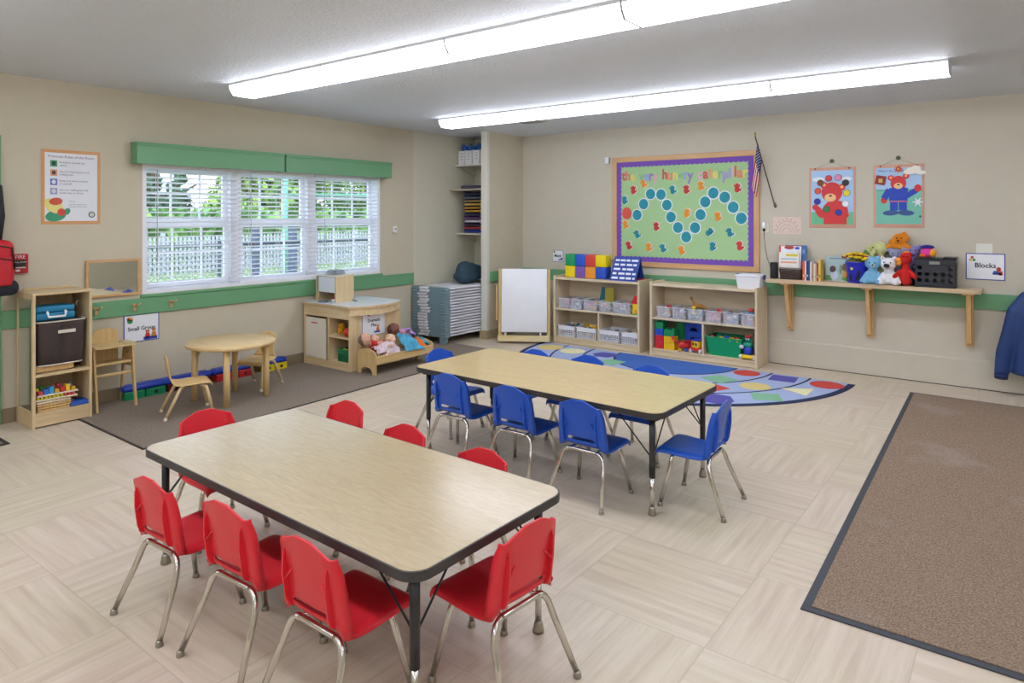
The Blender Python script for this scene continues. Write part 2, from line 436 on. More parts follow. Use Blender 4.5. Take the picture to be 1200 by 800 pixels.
# blinds
BL = mat('#F4F6FB', .45)
def blind(y0, y1, z0, label):
    t = thing('window_blind', label, 'blind', (XL - .028, 0, 0), 0, 'white slatted blinds in the window')
    q = MB(); q.box(-.022, .022, y0, y1, 2.03, 2.07, 0, .003); q.obj('head_rail', BL, t)
    q = MB(); n = int((2.03 - z0 - .02) / .0455)
    for k in range(n):
        z = z0 + .045 + k * .0455
        q.prism([(-.023, z - .0075), (0, z - .0005), (.023, z + .0045), (.023, z + .007), (0, z + .0025), (-.023, z - .0045)], 1, y0 + .004, y1 - .004)
    q.obj('slats', BL, t)
    q = MB(); q.box(-.023, .023, y0 + .004, y1 - .004, z0, z0 + .018, 0, .003); q.obj('bottom_rail', BL, t)
    q = MB(); m = 3 if y1 - y0 < 1.2 else 6
    for k in range(m):
        yy = y0 + (y1 - y0) * (k + .4) / (m - .2)
        for x in (-.0235, .0235): q.box(x - .001, x + .001, yy - .0012, yy + .0012, z0 + .01, 2.035)
    q.obj('ladder_cord', BL, t)
    q = MB(); q.tube([(.03, y0 + .12, 2.02), (.03, y0 + .12, 1.2)], .0035, 8); q.obj('tilt_wand', mat('#BFC3C8', .3), t)
blind(W0 + .01, 3.76, .905, 'white slatted blind over the window section nearest the framed mirror')
blind(3.775, 4.675, .925, 'white slatted blind over the middle section of the window')
blind(4.69, W1 - .01, .925, 'white slatted blind over the window section behind the wooden play kitchen')
# valance boxes
def valance(y0, y1, label):
    t = thing('window_valance', label, 'valance', (XL, 0, 0))
    q = MB(); q.box(.105, .125, y0, y1, 2.06, 2.245); q.obj('front_board', GREEN, t)
    q = MB(); q.box(0, .13, y0 - .006, y1 + .006, 2.232, 2.25, 0, .003); q.obj('top_board', GREEN, t)
    q = MB(); q.box(0, .105, y0, y0 + .018, 2.06, 2.232); q.obj('end_board', GREEN, t)
    q = MB(); q.box(0, .105, y1 - .018, y1, 2.06, 2.232); q.obj('end_board', GREEN, t)
    q = MB(); q.box(.122, .134, y0, y1, 2.215, 2.232, 0, .003); q.obj('moulding', GREEN, t)
valance(2.73, 4.205, 'green box valance over the longer left half of the window')
valance(4.225, 5.71, 'green box valance over the window end nearest the storage alcove')

# ------------------------------------------------------------------ ceiling lights
DIFF = mat('#EEF2FF', .4, emit=LAMP_STRENGTH)
def light_proto():
    t = thing('ceiling_light', '', 'ceiling light')
    q = MB(); q.box(-.607, .607, -.145, .145, .075, .09, 0); q.obj('housing', WHITE, t)
    q = MB(); q.prism([(-.14, .075), (-.13, .045), (-.1, .004), (-.08, 0), (.08, 0), (.1, .004), (.13, .045), (.14, .075)], 0, -.603, .603); q.obj('diffuser', DIFF, t)
    for x in (-.608, .603):
        q = MB(); q.prism([(-.146, .085), (-.136, .042), (-.104, -.002), (.104, -.002), (.136, .042), (.146, .085)], 0, x, x + .005); q.obj('end_cap', mat('#D8DAE0', .4), t)
    return t
lp = light_proto(); first = True
side = ['at the window end', 'second from the window end', 'second from the far right end', 'at the far right end']
rows = [(3.22, 'nearer ceiling row'), (5.76, 'farther ceiling row')]
for (y, rn) in rows:
    for k in range(4):
        lab = 'white fluorescent light %s of the %s' % (side[k], rn)
        pos = (-5.29 + .61 + 1.22 * k, y, ZC - .09)
        if first: lp.location = pos; lp['label'] = lab; lp['group'] = 'fluorescent ceiling lights'; first = False
        else: dup(lp, pos, 0, lab, 'fluorescent ceiling lights')
for (x, y) in [(-5.29 + .61 + 1.22 * k, yy) for yy in (.68, -1.86) for k in range(4)] + [(1.2 + 1.22 * k, yy) for yy in (5.76, 3.22, .68, -1.86) for k in range(2)]:  # unseen fixtures added out of view as fill light for the room
    dup(lp, (x, y, ZC - .09), 0, 'unseen white ceiling light added as fill in the rest of the room', 'added fill lights of the rest of the room')
vt = thing('ceiling_vent', 'square grey metal air vent in the ceiling above the storage alcove', 'air vent', (-4.55, 6.35, ZC))
q = MB(); q.box(-.16, .16, -.16, -.13, -.012, 0); q.box(-.16, .16, .13, .16, -.012, 0); q.box(-.16, -.13, -.13, .13, -.012, 0); q.box(.13, .16, -.13, .13, -.012, 0); q.obj('frame', mat('#B9B6A8', .5), vt)
q = MB()
for k in range(7): q.prism([(-.12 + k * .036, -.002), (-.1 + k * .036, -.012), (-.098 + k * .036, -.012), (-.118 + k * .036, -.002)], 0, -.13, .13)
q.obj('louvres', mat('#8D8A7C', .5), vt)

# ------------------------------------------------------------------ carpets
def mat_obj(name, pts, m, edge, label, cat, h=.008, ew=.03):
    cx = sum(p[0] for p in pts) / len(pts); cy = sum(p[1] for p in pts) / len(pts)
    t = thing(name, label, cat, (cx, cy, 0))
    P = [(p[0] - cx, p[1] - cy) for p in pts]
    q = MB(); q.prism(P, 2, .0005, h * .6); q.obj('border', edge, t)
    def inset(p): 
        v = Vector((p[0], p[1])); return (p[0] - math.copysign(ew, p[0]), p[1] - math.copysign(ew, p[1]))
    q = MB(); q.prism([inset(p) for p in P], 2, h * .3, h); q.obj('pile', m, t)
    return t
mat_obj('floor_mat', [(-.81, 7.06), (-.72, 2.90), (1.1, 2.93), (1.1, 7.08)], CARPET_R, mat('#3F434B', .6), 'large brown entrance mat with a thin dark rubber edge, in front of the wall shelf', 'mat', .01, .035)
mat_obj('carpet', [(-6.25, 2.185), (-4.80, 2.165), (-4.93, 6.3), (-6.25, 6.35)], CARPET_L, mat('#3B3530', .7), 'grey-brown carpet under the round wooden table along the window wall', 'carpet', .008, .014)
mat_obj('floor_mat', [(-6.2, .9), (-5.67, .9), (-5.67, 1.664), (-6.2, 1.664)], CARPET_L, mat('#2E2C2A', .7), 'dark doormat, only its corner showing, in front of the tall toy cabinet', 'mat', .008, .03)

# half-round rug
CX, CY = -3.05, 7.05
rt = thing('story_rug', 'half-round blue rug with rings of coloured shapes before the two toy shelves', 'rug', (CX, CY, 0))
def arc(r, a0=180, a1=360, n=60): return [(r * math.cos(R(a0 + (a1 - a0) * k / n)), r * math.sin(R(a0 + (a1 - a0) * k / n))) for k in range(n + 1)]
NAVY, LAV, RBL = mat('#1F2F55', .9), mat('#A9B7DC', .95, bump=.3, bscale=300), mat('#3F6CBE', .95, bump=.3, bscale=300)
q = MB(); q.prism(arc(1.79), 2, .0005, .006); q.obj('border', NAVY, rt)
q = MB(); q.prism(arc(1.73), 2, .002, .008); q.obj('pile', LAV, rt)
def ring(b, r, wd, z0, z1, m):
    P = arc(r + wd); Q = arc(r)
    for k in range(len(P) - 1): b.prism([P[k], P[k + 1], Q[k + 1], Q[k]], 2, z0, z1, m)
q = MB(); q.prism(arc(.665), 2, .004, .0095); q.obj('half_disc', RBL, rt)
for r in (.665, 1.02, 1.385):
    q = MB(); ring(q, r, .022, .005, .0095, 0); q.obj('ring_line', NAVY, rt)
cols = dict(r='#D0493F', y='#E0CB85', g='#86BC97', p='#5B55A8', ly='#EBE6B4')
def shape(kind, px, py, sz, col, rot=0):
    x, y, _ = onz(px, py); x -= CX; y -= CY
    n = {'c': 24, 's': 4, 't': 3, 'h': 6}[kind]; a0 = R(rot)
    pts = [(x + sz * math.cos(a0 + 2 * PI * k / n), y + sz * math.sin(a0 + 2 * PI * k / n)) for k in range(n)]
    q = MB(); q.prism(pts, 2, .006, .0098); q.obj({'c': 'circle', 's': 'square', 't': 'triangle', 'h': 'hexagon'}[kind], mat(cols[col], .95), rt)
shape('c', 875, 438, .13, 'r'); shape('s', 843, 445, .18, 'g', 20); shape('c', 885, 453.5, .14, 'y'); shape('s', 918, 444.5, .17, 'p', 50); shape('s', 836, 455, .15, 'r', 20)
shape('c', 969, 452, .15, 'r'); shape('t', 938, 459, .17, 'ly', 60); shape('s', 898, 466, .17, 'g', 70); shape('h', 838, 468, .17, 'p', 0)
shape('s', 716, 425, .17, 'g', 40); shape('h', 709, 416.5, .15, 'p', 10); shape('c', 671, 412, .15, 'ly'); shape('c', 645, 407.5, .16, 'y'); shape('s', 690, 422, .14, 'r', 20)
shape('h', 790, 462, .16, 'y', 0); shape('c', 750, 452, .14, 'r')

# ------------------------------------------------------------------ activity tables
def rrect(L, W, r, n=6):
    pts = []
    for (sx, sy, a0) in ((1, 1, 0), (-1, 1, 90), (-1, -1, 180), (1, -1, 270)):
        for k in range(n + 1):
            a = R(a0 + 90 * k / n); pts.append((sx * (L / 2 - r) + r * math.cos(a), sy * (W / 2 - r) + r * math.sin(a)))
    return pts
def table(L, W, H, loc, rz, label, inset=.08, LAM=LAM):
    t = thing('activity_table', label, 'table', loc, rz)
    q = MB(); q.prism(rrect(L, W, .075), 2, H - .032, H - .001); o = q.obj('edge_band', DARKTRIM, t); o['label'] = 'dark rubber edge band'
    q = MB(); q.prism(rrect(L - .012, W - .012, .07), 2, H - .028, H); q.obj('tabletop', LAM, t)
    DL = mat('#2B2B2D', .35)
    for sx in (-1, 1):
        for sy in (-1, 1):
            x, y = sx * (L / 2 - inset), sy * (W / 2 - inset)
            q = MB(); q.cyl((x, y, .2), (x, y, H - .034), .0165, seg=16); q.cyl((x, y, H - .05), (x, y, H - .032), .045, .045, 16); leg = q.obj('leg', DL, t)
            q = MB(); q.cyl((x, y, .03), (x, y, .205), .0125, seg=14); s = q.obj('leg_insert', CHROME, leg); s['label'] = 'chrome height insert'
            q = MB(); q.lathe([(.012, .045), (.017, .035), (.019, .02), (.022, .012), (.022, 0)], (x, y, 0), 16); q.obj('foot_glide', STEEL, leg)
            q = MB(); q.tube([(x - sx * .24, y, H - .033), (x - sx * .20, y, H - .06), (x - sx * .03, y, .33), (x, y, .3)], .004, 8)
            q.tube([(x, y - sy * .2, H - .033), (x, y - sy * .17, H - .06), (x, y - sy * .03, .33), (x, y, .3)], .004, 8); q.obj('brace_wire', BLACK, leg)
    return t
TA = table(1.81, .81, .54, (-2.32, 1.832, 0), R(-1.2), 'rectangular pale laminate table with a dark edge, set with red chairs')
TB = table(1.85, .84, .565, (-2.42, 3.70, 0), R(-1.2), 'rectangular yellow laminate table with a dark edge, set with blue chairs', LAM=LAMB)

# ------------------------------------------------------------------ plastic stacking chairs
def make_chair(colname, shell):
    t = thing('stacking_chair', '', 'chair')
    TH = .007
    # seat, rows from the front lip to the bend
    prof = [(.205, .272, .152), (.207, .288, .156), (.198, .300, .158), (.17, .305, .158), (.08, .300, .155), (0, .296, .152), (-.05, .300, .15), (-.078, .312, .15), (-.094, .335, .15)]
    cols = [-1, -.96, -.88, -.6, -.3, 0, .3, .6, .88, .96, 1]
    P = []
    for (y, z, hw) in prof:
        row = []
        for c in cols:
            dz = -.022 if abs(c) == 1 else (-.008 if abs(c) > .95 else 0)
            dip = .006 * (1 - c * c) if -.06 < y < .17 else 0
            row.append((c * hw, y + (0.004 if y > .19 else 0) * 0, z + dz - dip))
        P.append(row)
    q = MB(); q.grid(P); q.obj('seat', shell, t, solid=TH, sub=1)
    # backrest with the lens-shaped opening
    rows = [(-.092, .322, .150, .07), (-.096, .336, .150, .088), (-.099, .346, .150, .09), (-.101, .358, .149, .075), (-.103, .366, .148, .04), (-.111, .43, .145, .04), (-.119, .48, .139, .04), (-.126, .53, .132, .04), (-.131, .556, .128, .04), (-.1325, .566, .126, .04), (-.133, .569, .125, .04)]
    P = []
    for i, (y, z, hw, h) in enumerate(rows):
        inner = [max(h, .0) * k for k in (-1, -.5, 0, .5, 1)]
        xs = [-hw - .002, -hw, -hw * .95, -max(h + .015, hw * .66)] + inner + [max(h + .015, hw * .66), hw * .95, hw, hw + .002]
        row = []
        for j, x in enumerate(xs):
            fwd = .022 if j in (0, 12) else (.005 if j in (1, 11) else 0)
            crown = -.012 * (1 - (x / hw) ** 2)
            zz = z + (.004 - max(0, abs(x) - .038) * .42 if i >= 8 else (-max(0, abs(x) - .038) * .22 if i == 7 else 0))
            if i < 2 and j in (0, 1, 2, 10, 11, 12): zz -= .016 * (2 - i)
            row.append((x, y + fwd + crown + .012, zz))
        P.append(row)
    q = MB(); q.grid(P, skip=lambda i, j: 1 <= i <= 2 and 4 <= j <= 7); q.obj('backrest', shell, t, solid=.009)
    for s in (-1, 1):      # moulded ribs behind the back
        q = MB(); q.prism([(-.088, .315), (-.107, .325), (-.117, .35), (-.128, .43), (-.128, .49), (-.118, .525), (-.106, .49), (-.1, .43), (-.09, .35)], 0, s * .106 - .0035, s * .106 + .0035)
        q.tube([(s * .072, -.114, .45), (s * .103, -.121, .415)], .004, 6); q.obj('back_rib', shell, t)
    # chrome frame: two arched tubes
    def arch(yt, yf, zt, name):
        rail = MB(); rail.tube([(-.105, yt, zt - .008), (-.09, yt, zt), (.09, yt, zt), (.105, yt, zt - .008)], .0105, 12); rail.obj(name, CHROME, t)
        for s in (-1, 1):
            pts = [(s * .086, yt, zt), (s * .104, yt, zt - .004), (s * .12, yt + (yf - yt) * .03, zt - .016), (s * .132, yt + (yf - yt) * .08, zt - .035), (s * .139, yt + (yf - yt) * .15, zt - .062), (s * .145, yt + (yf - yt) * .27, zt - .095), (s * .176, yf, .012)]
            q = MB(); q.tube(pts, [.0115] * 6 + [.0105], 12); leg = q.obj('leg', CHROME, t)
            q = MB(); q.lathe([(.008, .022), (.0118, .02), (.0125, .013), (.0145, .007), (.0145, 0)], (s * .176, yf, 0), 14); q.obj('foot_glide', STEEL, leg)
    arch(.12, .17, .281, 'front_rail'); arch(-.075, -.175, .278, 'rear_rail')
    for s in (-1, 1):
        q = MB(); q.tube([(s * .085, .12, .279), (s * .085, -.075, .277)], .008, 8); q.obj('side_rail', CHROME, t)
    return t
rc = make_chair('red', RED); bc = make_chair('blue', BLUE)
GR, GB = 'red chairs round the nearer table', 'blue chairs round the farther table'
red_spots = [
    (-2.745, 1.385, 2, 'red plastic chair on the near long side, closest to the open floor at the left', 1),
    (-2.27, 1.42, 2, 'red plastic chair in the middle of the near long side of its table', 1.025),
    (-1.805, 1.43, 0, 'red plastic chair in front, nearest the near corner of its table', 1.025),
    (-1.43, 1.85, 84, 'red plastic chair turned sideways at the right-hand end of its table', 1.02),
    (-2.98, 2.32, 180, 'red plastic chair on the far side, nearest the carpet, half its back showing', 1),
    (-2.41, 2.215, 180, 'red plastic chair in the middle of the far long side of its table', 1),
    (-1.89, 2.18, 180, 'red plastic chair on the far side, nearest the table corner by the blue chairs', 1),
    (-3.29, 1.85, -92, 'red plastic chair at the table end towards the round wooden table', 1.02)]
blue_spots = [
    (-2.99, 3.39, 0, 'blue plastic chair on the near side, beside the slanting table leg', 1),
    (-2.48, 3.38, 0, 'blue plastic chair in the middle of the near long side of its table', 1),
    (-1.98, 3.36, 0, 'blue plastic chair on the near side with all four chrome legs in view', 1),
    (-1.43, 3.66, 92, 'blue plastic chair seen side-on, pulled out at the right-hand end of its table', 1.02),
    (-2.98, 4.13, 180, 'blue plastic chair on the far side, back rim seen before the easel', 1),
    (-2.55, 4.19, 180, 'blue plastic chair in the middle of the far long side, back rim against the rug', 1),
    (-2.03, 4.16, 180, 'blue plastic chair on the far side, its rim against the rug half disc', 1),
    (-3.44, 3.78, -90, 'blue plastic chair at the table end towards the doll bed', 1.02)]
for proto, spots, g in ((rc, red_spots, GR), (bc, blue_spots, GB)):
    for i, (x, y, a, lab, s) in enumerate(spots):
        if i == 0:
            proto.location = (x, y, 0); proto.rotation_euler = (0, 0, R(a)); tag(proto, lab, None, g)
        else: dup(proto, (x, y, 0), R(a), lab, g, s)
#@@PART2
# ------------------------------------------------------------------ furniture against the walls
def shelf_unit(x0, x1, yfront, div, label):
    """maple toy shelf, two levels, the lower one divided"""
    W = x1 - x0; D = .36; H = .845; mid = .415
    t = thing('toy_shelf', label, 'shelf', (x0, yfront, 0)); T = .028
    for a in (0, W - T):
        q = MB(); q.box(a, a + T, 0, D, 0, H, 0, .004); q.obj('side_panel', PALEZ, t)
    q = MB(); q.box(T, W - T, .012, D - .012, H - .048, H - .02, 0, .002); q.obj('top_board', PALEX, t)
    q = MB(); q.box(T, W - T, .012, D - .012, mid, mid + .022, 0, .002); q.obj('middle_board', PALEX, t)
    q = MB(); q.box(T, W - T, .012, D - .012, .06, .082, 0, .002); q.obj('bottom_board', PALEX, t)
    q = MB(); q.box(div - x0 - .009, div - x0 + .009, .016, D - .012, .082, mid); q.obj('divider', PALEZ, t)
    q = MB(); q.box(T, W - T, .02, .035, .005, .06); q.obj('plinth', PALEX, t)
    q = MB(); q.box(T, W - T, D - .012, D - .004, .03, H - .02); q.obj('back_panel', PALEX, t)
    return t
SY = 7.165
S1 = (-4.755, -3.555); S2 = (-3.425, -2.205)
shelf_unit(S1[0], S1[1], SY, -4.11, 'pale wooden two-level toy shelf beside the easel, coloured cubes on top')
shelf_unit(S2[0], S2[1], SY, -2.80, 'pale wooden two-level toy shelf with a white lidded box on top')
TOPZ, MIDZ, BOTZ = .825, .437, .082

TOYC = [mat(h, .45) for h in ('#D8453A', '#E6B93B', '#3F8F58', '#3464B8', '#E58FA5', '#B98A60', '#E9E3D6', '#6B4D3A', '#E8823A', '#7FA9CF')]
def pieces(name, lo, hi, n, pal, parent=None, s=(.012, .028), seed=0):
    r = random.Random(seed); q = MB()
    for k in range(n):
        a = r.uniform(*s); c = [r.uniform(lo[i] + a * .7, hi[i] - a * .7) for i in range(3)]
        m = r.randrange(len(pal))
        if r.random() < .5: q.at(c, r.uniform(0, 3), r.uniform(0, 3)).box(-a, a, -a * .7, a * .7, -a * .45, a * .45, m, a * .15)
        else: q.at(c, r.uniform(0, 3), r.uniform(0, 3)).ball((0, 0, 0), (a, a * .7, a * .6), m, 8)
    q.at()
    return q.obj(name, pal, parent)
def bin_clear(x, w, label, pal, seed, full=.11, y=SY + .015, z=MIDZ, tall=None):
    d, h = .30, .128
    t = thing('storage_bin', label, 'bin', (x, y, z), 0, 'clear bins on the middle boards of the toy shelves')
    q = MB(); a, b_ = w / 2, w / 2 - .008; th = .0025
    for s in (-1, 1):
        q.prism([(s * b_, .0), (s * a, h), (s * (a - th), h), (s * (b_ - th), .0)], 1, 0, d)
    q.box(-b_, b_, .004, .0065, .002, h); q.box(-b_, b_, d - .0065, d - .004, .002, h); q.box(-b_, b_, .004, d - .004, 0, .003)
    q.obj('tub', CLEARP, t)
    q = MB(); q.box(-a - .004, a + .004, -.004, .004, h - .008, h, 0, .002); q.box(-a - .004, a + .004, d - .004, d + .004, h - .008, h, 0, .002)
    q.box(-a - .004, -a + .003, 0, d, h - .008, h); q.box(a - .003, a + .004, 0, d, h - .008, h); q.obj('rim', clear_mat('#F2F3F8', .75), t)
    o = pieces('toy_pieces', (x - b_ + .004, y + .01, z + .005), (x + b_ - .004, y + d - .012, z + full), int(46 * w / .17), pal, None, (.012, .026), seed)
    tag(o, 'small toy pieces inside the ' + label, 'toy pieces', None, 'stuff')
    return t
P = TOYC
def pal(*i): return [P[k] for k in i]
# shelf 1 middle board
for (pa, pb, lab, pl, sd) in ((654, 668, 'clear bin of pink and red pieces, at the easel end of the first toy shelf', pal(4, 9, 0), 1),
                      (668.5, 681.5, 'clear bin of pale blue and grey pieces, second from the easel', pal(9, 6, 9, 2), 2),
                      (683, 700, 'clear bin of orange, pink and blue pieces, middle one of the first shelf', pal(4, 8, 9, 1), 3),
                      (701, 716, 'clear bin of wooden and teal pieces with a yellow book standing behind it', pal(5, 8, 6, 2), 4),
                      (717.5, 738.5, 'clear bin of grey and dark pieces, next to the toy house', pal(6, 9, 7, 4), 5)):
    xa, xb = ony(pa, 370, SY + .015)[0], ony(pb, 370, SY + .015)[0]
    bin_clear((xa + xb) / 2, (xb - xa) - .008, lab, pl, sd)
for (pa, pb, lab, pl, sd) in ((769, 785.5, 'clear bin of tan and yellow figures at the left end of the second shelf', pal(5, 1, 6), 6),
                      (787, 803.5, 'clear bin of tan and grey pieces, second along the second shelf', pal(5, 6, 7, 9), 7),
                      (805, 824, 'clear bin of blue and green pieces under the toy giraffe', pal(9, 2, 6, 1), 8),
                      (825.5, 845, 'clear bin filled with orange and pink pieces', pal(8, 4, 8), 9),
                      (846.5, 866, 'clear bin of mixed wooden beads with dark lids on top', pal(6, 5, 7, 9), 10),
                      (867.5, 885, 'clear bin heaped with red, white and blue toys, at the right end', pal(0, 6, 3, 9), 11)):
    xa, xb = ony(pa, 385, SY + .015)[0], ony(pb, 385, SY + .015)[0]
    bin_clear((xa + xb) / 2, (xb - xa) - .008, lab, pl, sd, .15 if sd == 11 else .118)
# toy house at the right end of shelf 1
hx = ony(745, 363, SY + .03)[0]
t = thing('toy_house', 'yellow toy house with a red roof at the end of the middle board', 'toy house', (hx, SY + .06, MIDZ))
q = MB(); q.box(-.045, .045, -.04, .06, 0, .012); q.obj('base', mat('#3E9E4B', .4), t)
q = MB(); q.box(-.042, .042, -.035, .055, .012, .135, 0, .004); wl = q.obj('walls', mat('#F4CE12', .4), t)
q = MB(); q.box(-.012, .012, -.038, -.034, .014, .06); q.obj('door', mat('#E98A1E', .4), wl)
q = MB(); q.prism([(-.055, .132), (-.012, .225), (.012, .225), (.055, .132)], 1, -.043, .063, 0); q.obj('roof', mat('#D5262B', .4), t)
# standing books in bin 4
bx = ony(712, 350, SY + .2)[0]
t = thing('picture_book', 'yellow-green board book standing upright behind the clear bins', 'book', (bx + .03, SY + .2, MIDZ + .004), .3)
q = MB(); q.box(-.055, .055, -.008, -.005, 0, .27); q.box(-.055, .055, .005, .008, 0, .27); q.obj('cover', mat('#B5A93A', .5), t)
q = MB(); q.box(-.052, .052, -.005, .005, .003, .267); q.obj('pages', mat('#EFE9D8', .8), t)
t = thing('picture_book', 'teal book leaning behind the clear bins, beside the yellow-green book', 'book', (bx - .09, SY + .24, MIDZ + .004), .5)
q = MB(); q.at((0, 0, 0), 0, 0, .18).box(-.06, .06, -.01, -.006, .02, .27); q.box(-.06, .06, .006, .01, .02, .27); q.obj('cover', mat('#1F7C84', .5), t)
q = MB(); q.at((0, 0, 0), 0, 0, .18).box(-.057, .057, -.006, .006, .023, .267); q.obj('pages', mat('#EFE9D8', .8), t)
# lattice baskets on the bottom board of shelf 1
def basket(x, w, h, d, m, label, group=None, z=BOTZ, y=SY + .02, rz=0, slots=True, name='basket', cat='basket', parentloc=None):
    t = thing(name, label, cat, (x, y, z), rz, group)
    q = MB(); a, b_ = w / 2, w / 2 - .01
    def wall(L, H):     # lattice: frame plus bars, in local x/z
        pass
    bars = 9; zz = [0, .012, .03, .048, .066, h - .045, h - .02, h]
    for y0, y1 in ((0, .004), (d - .004, d)):
        q.box(-a, a, y0, y1, 0, .016); q.box(-a, a, y0, y1, h * .62, h)
        for k in range(bars + 1): xx = -b_ + 2 * b_ * k / bars; q.box(xx - .004, xx + .004, y0, y1, .01, h * .66)
        for f in (.2, .35, .5): q.box(-b_, b_, y0, y1, h * f - .0035, h * f + .0035)
    for x0, x1 in ((-a, -a + .004), (a - .004, a)):
        q.box(x0, x1, 0, d, 0, .016); q.box(x0, x1, 0, d, h * .62, h)
        for k in range(11): yy = d * k / 10; q.box(x0, x1, max(0, yy - .004), min(d, yy + .004), .01, h * .66)
        for f in (.2, .35, .5): q.box(x0, x1, 0, d, h * f - .0035, h * f + .0035)
    q.box(-a, a, 0, d, 0, .004)
    q.obj('tub', m, t)
    q = MB(); q.box(-a - .006, a + .006, -.006, .006, h - .01, h, 0, .003); q.box(-a - .006, a + .006, d - .006, d + .006, h - .01, h, 0, .003)
    q.box(-a - .006, -a + .006, 0, d, h - .01, h); q.box(a - .006, a + .006, 0, d, h - .01, h); q.obj('rim', m, t)
    return t
WB = mat('#EDEEF2', .4)
for i, (pa, pb, lab, pl, full) in enumerate(((653.5, 674, 'white lattice basket of coloured bricks at the easel end of the bottom board', pal(0, 3, 2, 1), .15),
                          (675, 699, 'white lattice basket heaped with yellow and black toy figures', pal(1, 7, 1, 3), .17),
                          (701.5, 726, 'white lattice basket of loose flat pieces, right of the divider', pal(6, 5, 3), .12),
                          (727.5, 749.5, 'white lattice basket with blue and yellow toys on top, last of the row', pal(3, 1, 6), .155))):
    xa, xb = ony(pa, 395, SY + .02)[0], ony(pb, 400, SY + .02)[0]; x = (xa + xb) / 2; ww = xb - xa - .016
    basket(x, ww, .14, .29, WB, lab, 'white lattice baskets on the first toy shelf')
    o = pieces('toy_pieces', (x - ww / 2 + .014, SY + .034, BOTZ + .006), (x + ww / 2 - .014, SY + .29, BOTZ + full), 60, pl, None, (.016, .034), 20 + i)
    tag(o, 'small toys filling the ' + lab, 'toy pieces', None, 'stuff')
# shelf 2 lower left: big bricks
BC = dict(g='#10894F', b='#1D4FBE', r='#CF2233', y='#F2BF10')
def brick(x, y, z, w, d, h, c, label, arch=False, studs=True):
    t = tag(MB_brick(w, d, h, arch, studs).obj('toy_brick', mat(BC[c], .4), None, (x, y, z)), label, 'toy brick', 'large toy bricks on the second shelf')
    return t
def MB_brick(w, d, h, arch, studs):
    q = MB()
    if arch:
        pts = [(-w / 2, 0), (-w * .2, 0)] + [(-w * .2 * math.cos(PI * k / 8), w * .17 * math.sin(PI * k / 8)) for k in range(9)] + [(w / 2, 0), (w / 2, h), (-w / 2, h)]
        q.prism(pts[:1] + pts[2:], 1, -d / 2, d / 2)
    else: q.box(-w / 2, w / 2, -d / 2, d / 2, 0, h - .001, 0, .002)
    if studs:
        n = max(1, round(w / .045))
        for k in range(n):
            for yy in (-d / 4, d / 4): q.cyl((-w / 2 + w * (k + .5) / n, yy, h - .002), (-w / 2 + w * (k + .5) / n, yy, h + .009), .012, seg=12)
    return q
def bx_(px): return ony(px, 390, SY + .04)[0]
xa, xb, xc, xd, xe, xf = bx_(767.5), bx_(777), bx_(778), bx_(790.5), bx_(794), bx_(823)
yy = SY + .09
for i, (c, z, h) in enumerate((('r', 0, .075), ('r', .076, .075), ('b', .152, .075), ('g', .228, .075))):
    brick((xa + xb) / 2 + .004, yy, BOTZ + z, xb - xa, .12, h, c, {0: 'red toy brick at the bottom of the brick tower by the shelf side', 1: 'red toy brick second from the bottom of the tower by the shelf side', 2: 'blue toy brick below the green one in the tower by the shelf side', 3: 'green toy brick topmost in the tower by the shelf side'}[i])
for i, (c, z) in enumerate((('y', 0), ('y', .076), ('g', .152))):
    brick((xc + xd) / 2 + .004, yy - .01, BOTZ + z, xd - xc - .004, .12, .075, c, ('yellow toy brick on the board, beside the red bricks', 'yellow toy brick under the green brick of the shorter tower', 'green toy brick on top of the yellow bricks')[i])
brick(xd + .015, yy + .14, BOTZ, .11, .1, .30, 'g', 'tall green toy brick behind the yellow ones')
XX = (xe + xf) / 2 - .01; wd_ = xf - xe - .03
brick(XX, yy + .15, BOTZ, wd_, .12, .1, 'r', 'wide red toy brick behind the red toy helicopter', False, False)
brick(XX, yy + .15, BOTZ + .1, wd_, .12, .11, 'b', 'wide blue arched brick directly above the red brick', True, False)
brick(XX, yy + .15, BOTZ + .21, wd_, .12, .105, 'b', 'wide blue arched brick topmost behind the toy vehicles', True, False)
# red toy helicopter
t = thing('toy_helicopter', 'red toy helicopter with yellow wheels on the bottom board of the second shelf', 'toy', (bx_(800), SY + .03, BOTZ), .5)
q = MB(); q.ball((.0, .03, .065), (.05, .035, .04), 0, 14); q.ball((.04, .03, .06), (.03, .025, .025), 0, 12); q.tube([(-.02, .03, .08), (-.085, .03, .11), (-.1, .03, .14)], [.018, .01, .008], 8); q.obj('body', mat('#DA3434', .35), t)
q = MB(); q.box(-.07, .1, .022, .038, .118, .122, 0, .001); q.cyl((.01, .03, .1), (.01, .03, .12), .005); q.obj('rotor', mat('#DA3434', .35), t)
q = MB(); q.box(-.115, -.085, .02, .04, .125, .165, 0, .003); q.obj('tail_fin', mat('#DA3434', .35), t)
for x, y in ((-.03, -.005), (-.03, .065), (.04, -.005), (.04, .065)):
    q = MB(); q.cyl((x, y - .008, .018), (x, y + .008, .018), .018); q.obj('wheel', mat('#E6B020' if x < 0 else '#2B52B8', .4), t)
